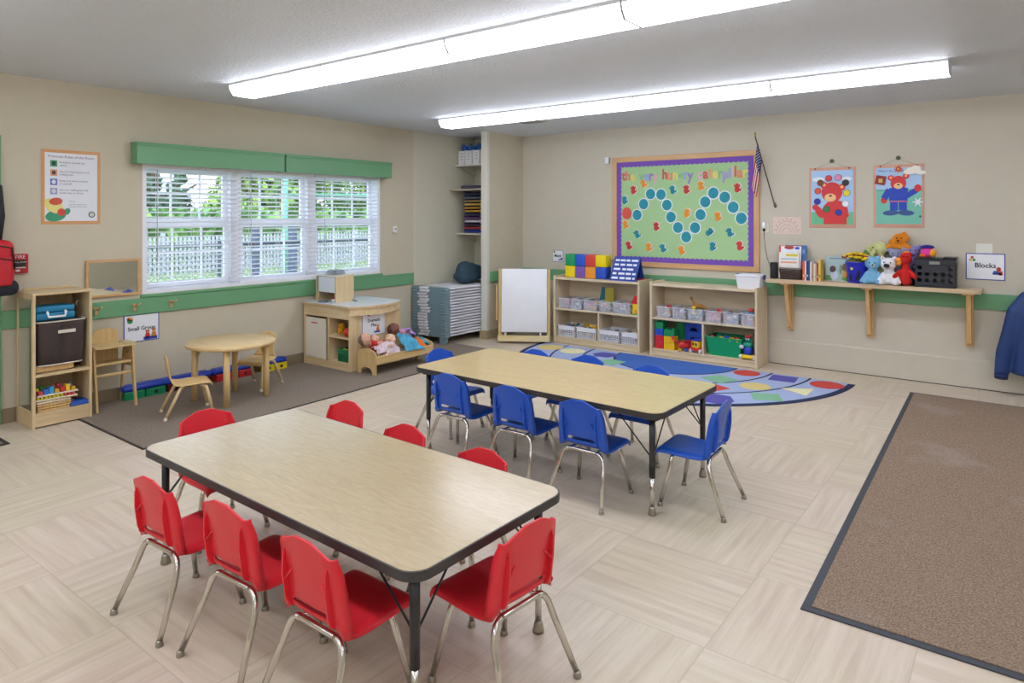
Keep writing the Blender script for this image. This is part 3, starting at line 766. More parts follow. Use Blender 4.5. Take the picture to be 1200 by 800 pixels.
# yellow car with blue roof
t = thing('toy_car', 'chunky yellow and red toy car with a blue roof and white wheels', 'toy', (bx_(815.5), SY + .05, BOTZ), -.25)
q = MB(); q.box(-.06, .06, -.03, .08, .022, .06, 0, .012, 2); q.obj('chassis', mat('#D8322B', .35), t)
q = MB(); q.box(-.048, .048, -.032, .07, .055, .135, 0, .014, 2); cb = q.obj('cabin', mat('#F3C31B', .35), t)
for x in (-.02, .02):
    q = MB(); q.box(x - .014, x + .014, -.035, -.03, .085, .115, 0, .004); q.obj('window', mat('#5A3A24', .3), cb)
q = MB(); q.box(-.052, .052, -.036, .074, .132, .148, 0, .006); q.obj('roof', mat('#2B3FA8', .35), t)
for x, y in ((-.058, -.01), (-.058, .06), (.058, -.01), (.058, .06)):
    q = MB(); q.cyl((x - .01, y, .024), (x + .01, y, .024), .024); q.obj('wheel', mat('#E8EAF0', .35), t)
# green bin with blocks
gx0, gx1 = ony(827.5, 405, SY + .03)[0], ony(869, 410, SY + .03)[0]
t = thing('storage_tub', 'green plastic tub full of building blocks, right of the divider', 'tub', ((gx0 + gx1) / 2, SY + .03, BOTZ))
gw = gx1 - gx0; q = MB(); a, b_ = gw / 2, gw / 2 - .025
q.grid([[(-b_, .02, 0), (b_, .02, 0), (b_, .28, 0), (-b_, .28, 0), (-b_, .02, 0)], [(-b_, .02, 0), (b_, .02, 0), (b_, .28, 0), (-b_, .28, 0), (-b_, .02, 0)], [(-a, 0, .2), (a, 0, .2), (a, .3, .2), (-a, .3, .2), (-a, 0, .2)]], smooth=False)
q.box(-b_, b_, .02, .28, 0, .004); GT = mat('#119A63', .35); q.obj('tub', GT, t, solid=.004)
q = MB(); q.box(-a - .008, a + .008, -.008, .004, .19, .205, 0, .004); q.box(-a - .008, a + .008, .296, .308, .19, .205, 0, .004); q.box(-a - .008, -a + .004, 0, .3, .19, .205); q.box(a - .004, a + .008, 0, .3, .19, .205); q.obj('rim', GT, t)
cx_ = (gx0 + gx1) / 2
for i, (dx, dy, c, nm, z) in enumerate(((-.14, .04, '#E0432E', 'red-orange', .2), (-.075, .07, '#2C8C3E', 'green', .21), (-.03, .03, '#EFC22B', 'yellow', .2), (.02, .05, '#2C4DB4', 'dark blue', .212), (.075, .03, '#E6C02F', 'mustard', .197), (.11, .08, '#C7402F', 'brick red', .2), (.14, .03, '#D8B52B', 'flat yellow', .195), (-.1, .15, '#3560C0', 'blue', .205), (.05, .16, '#2E9450', 'bright green', .2))):
    q = MB(); q.at((cx_ + dx, SY + .03 + dy, BOTZ + z - .03), dx * 9).box(-.028, .028, -.02, .02, 0, .034, 0, .003)
    for k in (-1, 1): q.cyl((k * .014, 0, .032), (k * .014, 0, .042), .007)
    tag(q.at().obj('building_block', mat(c, .4)), nm + ' building block lying in the green tub', 'block', 'building blocks in the green tub')
o = pieces('block_fill', (cx_ - b_ + .01, SY + .06, BOTZ + .008), (cx_ + b_ - .01, SY + .3, BOTZ + .185), 90, pal(0, 1, 2, 3), None, (.022, .036), 41)
tag(o, 'building blocks filling the green tub beneath the topmost ones', 'blocks', None, 'stuff')
# toy truck robot at right of shelf 2
t = thing('toy_robot_truck', 'green and blue toy figure riding on a yellow truck, at the shelf end', 'toy', (ony(876.5, 415, SY + .05)[0], SY + .062, BOTZ))
q = MB(); q.box(-.06, .06, -.06, .06, .012, .05, 0, .01, 2); q.obj('chassis', mat('#F0C81E', .35), t)
q = MB(); q.box(-.04, .04, -.04, .045, .05, .13, 0, .015, 2); q.obj('body', mat('#2146B5', .35), t)
q = MB(); q.box(-.05, .045, -.035, .04, .125, .18, 0, .02, 2); q.obj('shoulders', mat('#159A7B', .35), t)
q = MB(); q.ball((0, 0, .21), (.035, .033, .038), 0, 14); hd = q.obj('head', mat('#128A70', .35), t)
q = MB(); q.ball((-.013, -.03, .215), .008, 0, 8); q.ball((.013, -.03, .215), .008, 0, 8); q.obj('eyes', mat('#D8E4F2', .3), hd)
q = MB(); q.lathe([(.036, .228), (.03, .25), (.012, .262)], (0, 0, 0), 16); q.obj('cap', mat('#B52A35', .4), t)
for x, z, r_, c in ((-.065, .025, .025, '#E5E8EE'), (.062, .025, .025, '#E5E8EE'), (-.06, .13, .022, '#D9DEE8')):
    q = MB(); q.cyl((x, -.045, z), (x, -.02, z), r_); q.obj('wheel', mat(c, .35), t)
# giraffe on the bin
gx = ony(819, 350, SY + .12)[0]
t = thing('toy_giraffe', 'brown and yellow toy giraffe lying on top of a clear bin', 'toy', (gx, SY + .13, MIDZ + .125))
q = MB(); q.ball((0, 0, .03), (.055, .025, .028), 0, 12); q.tube([(-.04, 0, .035), (-.07, 0, .075), (-.085, 0, .1)], [.02, .012, .011], 8); q.ball((-.09, 0, .11), (.024, .012, .014), 0, 10)
for x, y in ((.03, -.02), (.03, .02)): q.tube([(x, y, .03), (x + .05, y, .012), (x + .085, y, .0)], [.012, .008, .007], 8)
for x, y in ((-.03, -.02), (-.03, .02)): q.tube([(x, y, .03), (x - .015, y * 1.5, .0)], [.012, .007], 8)
organic('body', q, mat('#A8762B', .6, var=.5, vscale=60), t, .005, 4)
q = MB(); q.tube([(-.088, -.005, .12), (-.09, -.005, .138)], .003, 6); q.obj('horn', mat('#5A4630', .6), t)
for (px, c, z_, lab) in ((783, '#C9303A', .125, 'red toy ball on top of the first bin of the second shelf'), (842, '#CC2A2A', .125, 'red toy ball on top of the orange bin'), (812, '#E7C02A', .128, 'yellow toy ball beside the giraffe'), (879, '#D23A36', .155, 'red toy ball on the heaped last bin')):
    q = MB(); q.ball((0, 0, .02), (.028, .024, .02), 0, 12); q.ball((0, 0, .038), (.006, .006, .004), 0, 6)
    tag(q.obj('toy_ball', mat(c, .4), None, (ony(px, 370, SY + .07)[0], SY + .09, MIDZ + z_ - .014)), lab, 'toy ball')
# lidded white box on shelf 2
t = thing('lidded_box', 'white plastic box with a clip-on lid, on top of the second toy shelf', 'box', (-2.325, SY + .165, H_ := .825))
q = MB(); q.at((0, 0, 0)).grid([[(-.11, -.08, 0), (.11, -.08, 0), (.11, .08, 0), (-.11, .08, 0), (-.11, -.08, 0)], [(-.13, -.095, .13), (.13, -.095, .13), (.13, .095, .13), (-.13, .095, .13), (-.13, -.095, .13)]], smooth=False); q.box(-.11, .11, -.08, .08, 0, .004); q.obj('tub', mat('#E9EAF0', .35), t, solid=.003)
q = MB(); q.box(-.138, .138, -.103, .103, .128, .146, 0, .006); q.box(-.1, .1, -.07, .07, .146, .156, 0, .005); q.obj('lid', mat('#EFF0F5', .35), t)
for s in (-1, 1):
    q = MB(); q.box(s * .142 - .008, s * .142 + .008, -.03, .03, .1, .15, 0, .004); q.obj('clip', mat('#3B4A86', .4), t)
# cubes on shelf 1 (two rows of four)
cols_b = [('#F2D90F', 'yellow'), ('#7F5CB4', 'purple'), ('#EE9A2F', 'orange'), ('#2450BE', 'blue')]
cols_t = [('#169B5E', 'green'), ('#2458C8', 'blue'), ('#D8453F', 'red'), ('#F2D90F', 'yellow')]
x0 = ony(662.5, 320, SY + .1)[0]; cs = .1465
for i in range(4):
    for j, (h, nm) in ((0, cols_b[i]), (1, cols_t[i])):
        q = MB(); c = cs / 2 - .001; q.box(-c, c, -c, c, 0, 2 * c, 0, .009, 2)
        tag(q.obj('play_cube', mat(h, .5), None, (x0 + cs * (i + .5), SY + .165, TOPZ + .0005 + j * cs)), '%s play cube, %s from the easel end in the %s row' % (nm, ('first', 'second', 'third', 'last')[i], ('bottom', 'top')[j]), 'play cube', 'play cubes on the first shelf')
# blue pocket chart easel on shelf 1
t = thing('pocket_chart', 'blue slanting word chart with rows of white cards, beside the play cubes', 'chart', (-3.80, SY + .13, TOPZ), 0)
q = MB(); q.prism([(-.09, 0), (.06, .28), (.066, .277), (-.082, 0)], 0, -.175, .175); ch = q.obj('panel', mat('#22409C', .5), t)
q = MB(); q.prism([(.058, .279), (.15, 0), (.156, .002), (.064, .279)], 0, -.17, .17); q.obj('rear_stand', mat('#22409C', .5), t)
ux, uz = .15 / .3176, .28 / .3176
for r_ in range(5):
    rw = random.Random(r_)
    x = -.15
    while x < .13:
        wq = rw.uniform(.045, .09); s0 = .025 + r_ * .058
        y_, z_ = -.09 + ux * s0, uz * s0; y2, z2 = y_ + ux * .026, z_ + uz * .026; x2 = min(x + wq, .155)
        q = MB(); q.prism([(y_ - .002, z_ + .001), (y2 - .002, z2 + .001), (y2, z2), (y_, z_)], 0, x, x2); q.obj('word_card', mat('#E8ECF4', .6), ch)
        x = x2 + rw.uniform(.012, .03)
q = MB(); q.box(.1, .2, .1, .17, 0, .02, 0, .003); tag(q.obj('bead_tray', mat('#C42A34', .5), None, (-3.80, SY + .13, TOPZ)), 'small red tray behind the blue word chart', 'tray')

# ---------------- easel
E0, E1 = onz(587, 402), onz(643, 402)
ex, ey = -5.0, 6.93; t = thing('easel', 'wooden easel with a large white dry-erase board beside the storage alcove', 'easel', (-5.02, 6.90, 0), R(33))
q = MB(); q.at((0, 0, 0), 0, R(-6)).box(-.29, .29, -.012, .006, .13, .93, 0, .03, 2); q.obj('whiteboard', mat('#F1F3F6', .2), t)
for s in (-1, 1):
    q = MB(); q.at((0, 0, 0), 0, R(-6)).box(s * .31 - .018, s * .31 + .018, .008, .03, .02, .93, 0, .004); q.obj('front_leg', BIRCH, t)
    q = MB(); q.at((0, .38, 0), 0, R(14)).box(s * .31 - .018, s * .31 + .018, -.012, .012, .01, .92, 0, .004); q.obj('rear_leg', BIRCH, t)
q = MB(); q.box(-.325, .325, -.085, .03, .03, .045); q.box(-.325, .325, -.09, -.078, .03, .105, 0, .003); q.box(-.325, -.313, -.09, .03, .03, .1); q.box(.313, .325, -.09, .03, .03, .1); q.obj('tray', wood('#EBDDB2', '#DCC890', 0), t)
for z in (.2, .45, .7):
    q = MB(); q.cyl((.325, -.0 + z * .1, z), (.345, .36 - z * .25, z), .008); q.obj('dowel', BIRCH, t)
q = MB(); q.box(-.355, -.335, .0, .03, .28, .72, 0, .003); q.obj('side_rail', BIRCH, t)
q = MB(); q.box(-.24, -.22, -.075, .0, .1, .13); q.obj('marker_clip', WHITE, t); q = MB(); q.box(.2, .22, -.075, .0, .1, .13); q.obj('marker_clip', WHITE, t)

# ---------------- stacked cots in the alcove
COTB, SHEET = mat('#7F9AA4', .45), mat('#E2E2E8', .8, bump=.3, bscale=25)
t = thing('cot', '', 'cot', (0, 0, 0), 0, 'cots stacked in the alcove')
def cot_end(y, s):
    q = MB(); pts = [(-.27, .0), (-.285, .012), (-.285, .03), (-.27, .038), (.27, .038), (.285, .03), (.285, .012), (.27, 0)]
    q.prism(pts, 1, y - .025 * 0 - (.07 if s < 0 else 0), y + (.07 if s > 0 else 0)); return q
q = cot_end(.19, -1)
q.box(-.288, -.2, .11, .2, -.002, .018, 0, .006); q.box(.2, .288, .11, .2, -.002, .018, 0, .006); q.obj('end_frame', COTB, t)
q = MB(); q.prism([(-.285, .012), (-.285, .03), (-.27, .038), (.27, .038), (.285, .03), (.285, .012)], 1, 1.08, 1.16); q.obj('end_frame', COTB, t)
q = MB(); rr = random.Random(3); Pg = []
for i in range(15):
    y = .2 + .88 * i / 14; sg = .006 * math.sin(i * .9) 
    Pg.append([(x + rr.uniform(-.003, .003) + (sg if x > 0 else 0), y, z + rr.uniform(-.0035, .0035)) for (x, z) in ((-.265, .006), (-.275, .018), (-.26, .028), (0, .03), (.25, .029), (.286, .026), (.296, .017), (.284, .009), (-.265, .006))])
q.grid(Pg); q.obj('sheet', SHEET, t, solid=.003)
q = MB(); Pg = []
for i in range(8):
    x = -.16 + .17 * i / 7; w_ = .5 + .5 * math.sin(i * 1.3)
    Pg.append([(x + rr.uniform(-.004, .004), .118 - .016 * w_, .002), (x, .108 - .022 * w_, .014 + rr.uniform(-.004, .004)), (x, .108 - .012 * w_, .028), (x, .124, .037)])
q.grid(Pg); q.obj('sheet_corner', SHEET, t, solid=.003)
NC = 17; rr = random.Random(5)
ordn = ['second', 'third', 'fourth', 'fifth', 'sixth', 'seventh', 'eighth', 'ninth', 'tenth', 'eleventh', 'twelfth', 'thirteenth', 'fourteenth', 'fifteenth', 'sixteenth']
for k in range(NC):
    lab = 'grey-blue cot with a white sheet, ' + ('lowest of the stack in the alcove' if k == 0 else 'topmost of the stack, under the dark teal bag' if k == NC - 1 else ordn[k - 1] + ' from the bottom of the stack')
    pos = (-5.955 + rr.uniform(-.004, .004), 6.03 + rr.uniform(-.004, .004), .092 + k * .0362)
    if k == 0: t.location = pos; t['label'] = lab
    else:
        r2 = dup(t, pos, rr.uniform(-.008, .008), lab)
        for c_ in kids(r2):
            if c_.name.startswith('sheet_corner'): c_.location.x = rr.uniform(-.025, .025)
q = MB()
for x in (-.22, .22):
    for y in (.16, 1.12): q.lathe([(.028, 0), (.045, .09)], (x, y, 0), 12)
q2 = MB()
COT0 = [o for o in COL.objects if o.name == 'cot'][0]
for x in (-.22, .22):
    for y in (.155, 1.11):
        q2 = MB(); q2.prism([(x - .045, .0905), (x - .03, 0), (x + .03, 0), (x + .045, .0905)], 1, y - .035, y + .035); q2.obj('foot', COTB, COT0, (0, 0, -.092))
q.bm.free()
q = MB(); r_ = random.Random(2)
for c, s in (((0, 0, .09), (.16, .24, .09)), ((.0, .0, .16), (.13, .2, .11)), ((-.0, -.06, .2), (.1, .12, .09)), ((.0, .12, .13), (.15, .16, .11)), ((.03, -.14, .08), (.12, .1, .08))): q.ball(c, s, 0, 20)
o = organic('fabric_bag', q, mat('#2B4553', .85, bump=.6, bscale=14), None, .012, 4)
o.location = (-5.92, 6.86, .092 + NC * .0362 + .002); tag(o, 'dark teal fabric bag slumped on top of the stacked cots', 'bag')

# alcove shelves with file boxes and the paper sorter
for z, y0, lab in ((2.305, 7.0, 'white alcove shelf holding the file boxes, topmost of the three'), (1.965, 6.88, 'beige alcove shelf carrying the upper sheets of paper'), (1.365, 7.03, 'white alcove shelf under the coloured paper sorter, lowest of the three')):
    t = thing('alcove_shelf', lab, 'shelf', (-5.955, 0, z), 0, 'shelves of the storage alcove')
    q = MB(); q.box(-.32, .315, y0, 7.418, -.022, 0, 0, .003); q.obj('board', mat('#E7E6E0' if z != 1.965 else '#B9B29A', .5), t)
    q = MB(); q.prism([(7.418, -.022), (7.418, -.14), (7.40, -.14), (y0 + .1, -.022)], 0, -.3, -.285); q.obj('bracket', mat('#D8D6CB', .5), t)
    q = MB(); q.prism([(7.418, -.022), (7.418, -.14), (7.40, -.14), (y0 + .1, -.022)], 0, .285, .3); q.obj('bracket', mat('#D8D6CB', .5), t)
for i, (dx, lab) in enumerate(((-.235, 'white file box with blue bags inside, against the alcove side wall'), (-.11, 'white file box, second from the alcove side wall'), (.03, 'white file box, third along the top shelf of the alcove'), (.16, 'white file box, last one, next to the white post'))):
    t = thing('file_box', lab, 'box', (-5.955 + dx, 7.04, 2.305), 0, 'white file boxes on the top alcove shelf')
    q = MB(); q.box(-.055, .055, 0, .003, 0, .19); q.box(-.055, .055, .25, .253, 0, .19); q.box(-.055, -.052, .003, .25, 0, .2); q.box(.052, .055, .003, .25, 0, .2); q.box(-.052, .052, .003, .25, 0, .003); q.obj('carton', WHITE, t)
    for z in (.07, .11, .15):
        q = MB(); q.box(-.02, .02, -.002, 0, z, z + .008); q.obj('label_strip', mat('#9FA4AC', .5), t)
    q = MB(); rr = random.Random(i)
    for k in range(5): q.ball((rr.uniform(-.025, .025), .05 + k * .035, .2 + rr.uniform(0, .035)), (.03, .03, .05), 0, 10)
    q.tube([(-.02, .04, .2), (-.018, .04, .29), (.018, .04, .29), (.02, .04, .2)], .007, 8)
    tag(organic('blue_bag', q, mat('#2A6CC0', .55), None, .007, 3), 'bright blue plastic bag in the ' + ('first', 'second', 'third', 'last')[i] + ' file box from the alcove side wall', 'bag', 'blue bags in the file boxes').location = (-5.955 + dx, 7.04, 2.305)
t = thing('paper_sorter', 'tall rack of thin slots for coloured paper on the lowest alcove shelf', 'rack', (-5.915, 7.05, 1.365))
for s in (-1, 1):
    q = MB(); q.box(s * .235 - .005, s * .235 + .005, 0, .33, 0, .59); q.obj('side_panel', mat('#6F6A78', .6), t)
for k in range(13):
    q = MB(); q.box(-.23, .23, 0, .33, .008 + k * .046, .0115 + k * .046); q.obj('slot_board', mat('#A9A6B0', .6), t)
for k, (c, nm) in enumerate((('#2F4FB0', 'blue'), ('#C23A3F', 'red'), ('#3B2D55', 'dark violet'), ('#E4E2EC', 'white'), ('#6A3C78', 'purple'), ('#4C4468', 'slate violet'), ('#E3B93F', 'yellow'), ('#C9A040', 'mustard'), ('#E8CE5B', 'light yellow'), ('#8E8250', 'olive'), ('#6B7488', 'blue-grey'), ('#39405C', 'navy'))):
    q = MB(); rr = random.Random(k)
    for j in range(5): q.at((rr.uniform(-.02, .02), -.03 + rr.uniform(-.03, .01), .0125 + k * .046 + j * .005), rr.uniform(-.05, .05)).box(-.2, .2, 0, .3, 0, .0042)
    tag(q.at().obj('paper_pile', mat(c, .8), None, (-5.915, 7.06, 1.365)), nm + ' sheets of paper in a slot of the alcove paper sorter', 'paper', 'coloured paper in the sorter')
q = MB(); rr = random.Random(9)
for j in range(7): q.at((rr.uniform(-.02, .02), rr.uniform(-.02, .02), j * .007), rr.uniform(-.12, .12)).box(-.22, .22, 0, .3, 0, .006)
tag(q.at().obj('paper_pile', mat('#54506A', .8), None, (-5.90, 6.95, 1.966)), 'loose dark sheets lying on the beige alcove shelf above the sorter', 'paper')

# ---------------- play kitchen
kx0, kx1, ky0, ky1, KH = -6.235, -5.47, 4.50, 5.20, .675
CRM = mat('#E9E2D0', .5)
t = thing('play_kitchen', 'wooden play kitchen cabinet with a white door and a curved counter end', 'play kitchen', (kx0, ky0, 0))
D, L = kx1 - kx0, ky1 - ky0      # local x = depth from the wall, local y along the wall
T = .02
q = MB(); q.box(.02, D, 0, T, 0, KH - .022, 0, .002); 
q.bm.free()
# side facing the camera side (-y): open front with door and cubbies
q = MB(); q.box(0, T, 0, L, 0, KH - .022); q.obj('back_panel', MAPLEZ, t)
q = MB(); q.box(D - T, D, 0, L, 0, KH - .022, 0, .002); q.obj('end_panel', MAPLEZ, t)
q = MB(); q.box(T, D - T, L - T, L - .0005, 0, KH - .023); q.obj('rear_panel', MAPLEZ, t)
q = MB(); q.box(T, D - T, .0005, T, .535, KH - .023); q.obj('front_rail', MAPLE, t)
q = MB(); q.box(T, D - T, .0005, T, 0, .085); q.obj('plinth', MAPLE, t)
q = MB(); q.box(T, .045, .0005, T, .0855, .5345); q.obj('stile', MAPLEZ, t)
q = MB(); q.box(.40, .42, .004, L - T, .085, .535); q.obj('partition', MAPLEZ, t)
q = MB(); q.box(.42, D - T, .006, L - T - .001, .33, .35); q.obj('shelf_board', MAPLE, t)
q = MB(); q.box(T, D - T, T + .001, L - T - .001, .075, .09); q.obj('bottom_board', MAPLE, t)
q = MB(); q.box(.048, .385, -.012, .006, .09, .515, 0, .003); dr = q.obj('door', CRM, t)
q = MB(); q.box(.15, .25, -.0135, -.0115, .455, .468); q.obj('name_strip', mat('#C4454A', .5), dr)
q = MB(); q.prism([(D - .001, .0)] + [(D - .001 + .10 * math.sin(PI * k / 12), L * k / 12) for k in range(1, 12)] + [(D - .001, L)], 2, KH - .10, KH - .022); q.obj('curved_apron', MAPLE, t)
pts = [(0, -.02), (D + .0, -.02)] + [(D + .0 + .12 * math.sin(PI * k / 12), -.02 + (L + .04) * k / 12) for k in range(1, 12)] + [(D, L + .02), (0, L + .02)]
q = MB(); q.prism(pts, 2, KH - .022, KH - .002); q.obj('countertop', wood('#E6D0A8', '#D5B98A', 1), t)
q = MB(); q.prism([(min(p[0], D + .11) if p[0] > D else p[0], p[1]) for p in pts], 2, KH - .003, KH); q.obj('counter_sheet', mat('#DDE3E6', .3), t)
# hutch (microwave-like upper part)
t = thing('play_oven', 'small wooden toy oven with a white front standing on the play kitchen', 'toy oven', (-6.16, 4.62, KH))
q = MB(); q.box(0, .022, -.0, .02, 0, .27, 0, .002); q.obj('side_post', MAPLEZ, t)
q = MB(); q.prism([(-.0, 0), (.24, 0), (.24, .285), (0, .27)], 0, .30, .322); q.obj('side_panel', MAPLEZ, t)
q = MB(); q.prism([(-.0, 0), (.24, 0), (.24, .285), (0, .27)], 0, -.022, .0); q.obj('side_panel', MAPLEZ, t)
q = MB(); q.box(0, .30, 0, .012, .10, .265, 0, .003); q.obj('front_sheet', mat('#E4E8EE', .25), t)
q = MB(); q.prism([(-.0, .271), (.24, .286), (.24, .293), (0, .278)], 0, -.022, .322); q.obj('top_board', CRM, t)
q = MB(); q.box(0, .3, .23, .242, 0, .284); q.obj('back_board', MAPLE, t)
q = MB(); q.at((0, 0, 0)); 
for s in (0,):
    for k in range(4): q.box(.05 + k * .005, .24 - k * .01, .06 + k * .01, .2, .2935 + k * .011, .3035 + k * .011, 0, .004)
tag(q.obj('clear_tray', clear_mat('#B9C4D2', .6), None, (-6.16, 4.62, KH)), 'stack of clear trays on top of the toy oven', 'trays')
o = MB(); o.cyl((0, 0, 0), (0, 0, .012), .05, .055, 20); o.obj('dish', mat('#8E9AA6', .25, metal=.8), None, (-5.98, 4.56, KH + .001)); d_ = bpy.data.objects['dish']; tag(d_, 'small metal toy dish on the counter before the toy oven', 'dish')
t = thing('toy_phone', 'white and red toy telephone on the play kitchen counter', 'toy', (-5.90, 4.66, KH + .001), .4)
q = MB(); q.box(-.03, .03, -.04, .04, 0, .03, 0, .008, 2); q.obj('base', WHITE, t)
q = MB(); q.tube([(0, -.045, .04), (0, -.02, .05), (0, .02, .05), (0, .045, .04)], .01, 10); q.obj('handset', mat('#C8323A', .4), t)
q = MB(); q.box(-.012, .012, -.15, .15, 0, .008, 0, .003); tag(q.obj('toy_utensil', mat('#24364A', .4), None, (-5.87, 4.86, KH + .001), 1.2), 'long dark toy utensil lying on the counter', 'toy utensil')
# contents of the cubbies
q = MB()
for k in range(14): a = k * 2.4; q.ball((.032 * math.cos(a) * (1 - k / 30), .032 * math.sin(a) * (1 - k / 30), .02 + k * .0065), .02, 0, 8)
tag(q.obj('toy_corn', mat('#E0A21A', .6), None, (-5.725, 4.60, .351)), 'bumpy orange-yellow toy food on the upper cubby board', 'toy food')
q = MB(); q.lathe([(.02, 0), (.045, .02), (.05, .05), (.03, .08), (.008, .088)], (0, 0, 0), 16)
tag(q.obj('toy_tomato', mat('#C9301F', .4), None, (-5.575, 4.56, .351)), 'red toy tomato on the upper cubby board', 'toy food')
q = MB(); q.box(-.06, .06, -.04, .04, 0, .05, 0, .01, 2); tag(q.obj('toy_loaf', mat('#5A3422', .6), None, (-5.60, 4.68, .351)), 'dark brown toy loaf at the back of the upper cubby', 'toy food')
t = basket(-5.60, .17, .13, .26, mat('#1E7E55', .5), 'green lattice basket of toy food in the lower cubby', None, .0905, 4.525)
for dx, dy, z, r_, c, lab in ((-.05, .06, .12, .032, '#8CC63E', 'lime green toy fruit in the green basket'), (-.01, .04, .12, .03, '#E9C11F', 'yellow toy fruit in the green basket'), (.05, .07, .125, .034, '#EEDB6A', 'pale yellow toy fruit in the green basket'), (.03, .14, .16, .055, '#CF2B4A', 'large crimson toy fruit on top of the green basket'), (-.04, .17, .12, .04, '#E07A2A', 'orange toy fruit at the back of the green basket')):
    q = MB(); q.ball((0, 0, 0), (r_, r_, r_ * .9), 0, 14); q.tube([(0, 0, r_ * .85), (.004, 0, r_ * 1.15)], .004, 6)
    tag(q.obj('toy_fruit', mat(c, .45), None, (-5.60 + dx, 4.525 + dy, .0905 + z - .02)), lab, 'toy fruit')
q = MB(); q.box(-.075, .075, .02, .24, .006, .09, 0, .02, 2); tag(q.obj('toy_food_fill', mat('#7A9A3E', .6), None, (-5.60, 4.525, .0905)), 'toy food filling the green basket', 'toy food', None, 'stuff')

# ---------------- signs
def sign(name, label, w, h, loc, rz, border='#2C3FA0', lines=(), size=.05, art=None, paper='#EEF1F6', bw=.008, cat='sign', yoff=0.):
    t = thing(name, label, cat, loc, rz)
    q = MB(); q.box(-w / 2, w / 2, -.003, -.0005, -h / 2, h / 2, 0, .001); q.obj('border', mat(border, .5), t)
    q = MB(); q.box(-w / 2 + bw, w / 2 - bw, -.004, -.0025, -h / 2 + bw, h / 2 - bw); q.obj('paper', mat(paper, .5), t)
    for i, s in enumerate(lines): text(s, size, 0, yoff - i * size * 1.05, -.0048, mat('#17171F', .6), t, 'lettering', bold=size * .018)
    if art: art(t)
    return t
def artobj(t, name, items):
    """items: (kind, x, z, rx, rz, colour[, rot])"""
    for it in items:
        k, x, z, rx, rz_, c = it[:6]; q = MB(); lay = it[7] if len(it) > 7 else 0; y = -.0046 - lay * .0006
        if k == 'd': q.disc(x, z, rx, rz_, y, y + .0012, 0, 18, it[6] if len(it) > 6 else 0)
        elif k == 'b': q.box(x - rx, x + rx, y, y + .0012, z - rz_, z + rz_)
        q.obj(name, mat(c, .6), t)
def bear_small(x, z, s, c):
    return [('d', x, z, s, s * 1.1, c), ('d', x, z + s * 1.5, s * .75, s * .7, c), ('d', x - s * .6, z + s * 2.1, s * .25, s * .25, c), ('d', x + s * .6, z + s * 2.1, s * .25, s * .25, c), ('d', x, z + s * 1.35, s * .35, s * .3, '#E9C690', 0, 1)]
def blocks_mark(x, z, s): return [('b', x - s, z, s * .8, s * .8, '#E5B62C'), ('b', x + s, z, s * .8, s * .8, '#3E9C4E'), ('b', x, z + s * 1.7, s * .8, s * .8, '#D0453A')]
def tulip(x, z, s): return [('d', x, z, s * 1.2, s, '#2F8F4C'), ('d', x - s * .6, z + s, s * .7, s * .8, '#D04038'), ('d', x + s * .6, z + s, s * .7, s * .8, '#E3B43A')]
sign('wall_sign', 'white sign reading Small Group with a blue edge, low on the window wall', .305, .245, (XL + .001, 2.822, .604), PI / 2, lines=('Small Group',), size=.047, yoff=-.005,
     art=lambda t: artobj(t, 'picture', tulip(-.1, .065, .02) + [('b', .075, -.098, .06, .014, '#2C3FA0')] + bear_small(.05, -.075, .022, '#C8342E') + bear_small(.105, -.07, .022, '#DE8A3C')))
sign('wall_sign', 'white sign reading Math on the back wall above the easel', .17, .155, (-4.965 - .0, YB - .001, 1.065), 0, lines=('Math',), size=.055, yoff=.0, bw=.005,
     art=lambda t: artobj(t, 'picture', tulip(-.055, .05, .012) + [('b', .04, -.05, .03, .008, '#2C3FA0'), ('b', .06, -.035, .014, .012, '#3E64B8')]))
bpy.data.objects[-1] if False else None
_a, _b = onx(424, 395, kx1), onx(451, 362, kx1); _w, _h = _b[1] - _a[1], _b[2] - _a[2]
ks = sign('wall_sign', 'white sign reading Dramatic Play taped to the end of the play kitchen', _w, _h, (kx1 + .001, (_a[1] + _b[1]) / 2, (_a[2] + _b[2]) / 2 + .0), PI / 2, lines=('Dramatic', 'Play'), size=.046, yoff=.03, bw=.005,
     art=lambda t: artobj(t, 'picture', [('d', -.07, .09, .022, .012, '#C2402F'), ('d', -.07, .10, .01, .01, '#C2402F')] + [('b', .045, -.095, .04, .01, '#2C3FA0')] + bear_small(.055, -.07, .021, '#D97B35')))
bl = sign('wall_sign', 'white sign reading Blocks with a blue edge, at the end of the wall shelf', .30, .245, (-.272, YB - .001, 1.132), 0, lines=('Blocks',), size=.062, yoff=.01,
     art=lambda t: artobj(t, 'picture', blocks_mark(-.1, .06, .014) + [('d', .1, -.02, .018, .02, '#C8342E'), ('b', .09, -.06, .035, .01, '#2C3FA0'), ('b', .08, -.045, .02, .01, '#3E64B8'), ('b', .115, -.055, .015, .02, '#D86A5A')]))
q = MB(); q.box(-.062, .062, -.002, 0, -.045, .045); tag(q.obj('paper_note', mat('#E3E4DC', .7), None, (-.28, YB - .0005, 1.30)), 'plain pale note taped above the Blocks sign', 'note')

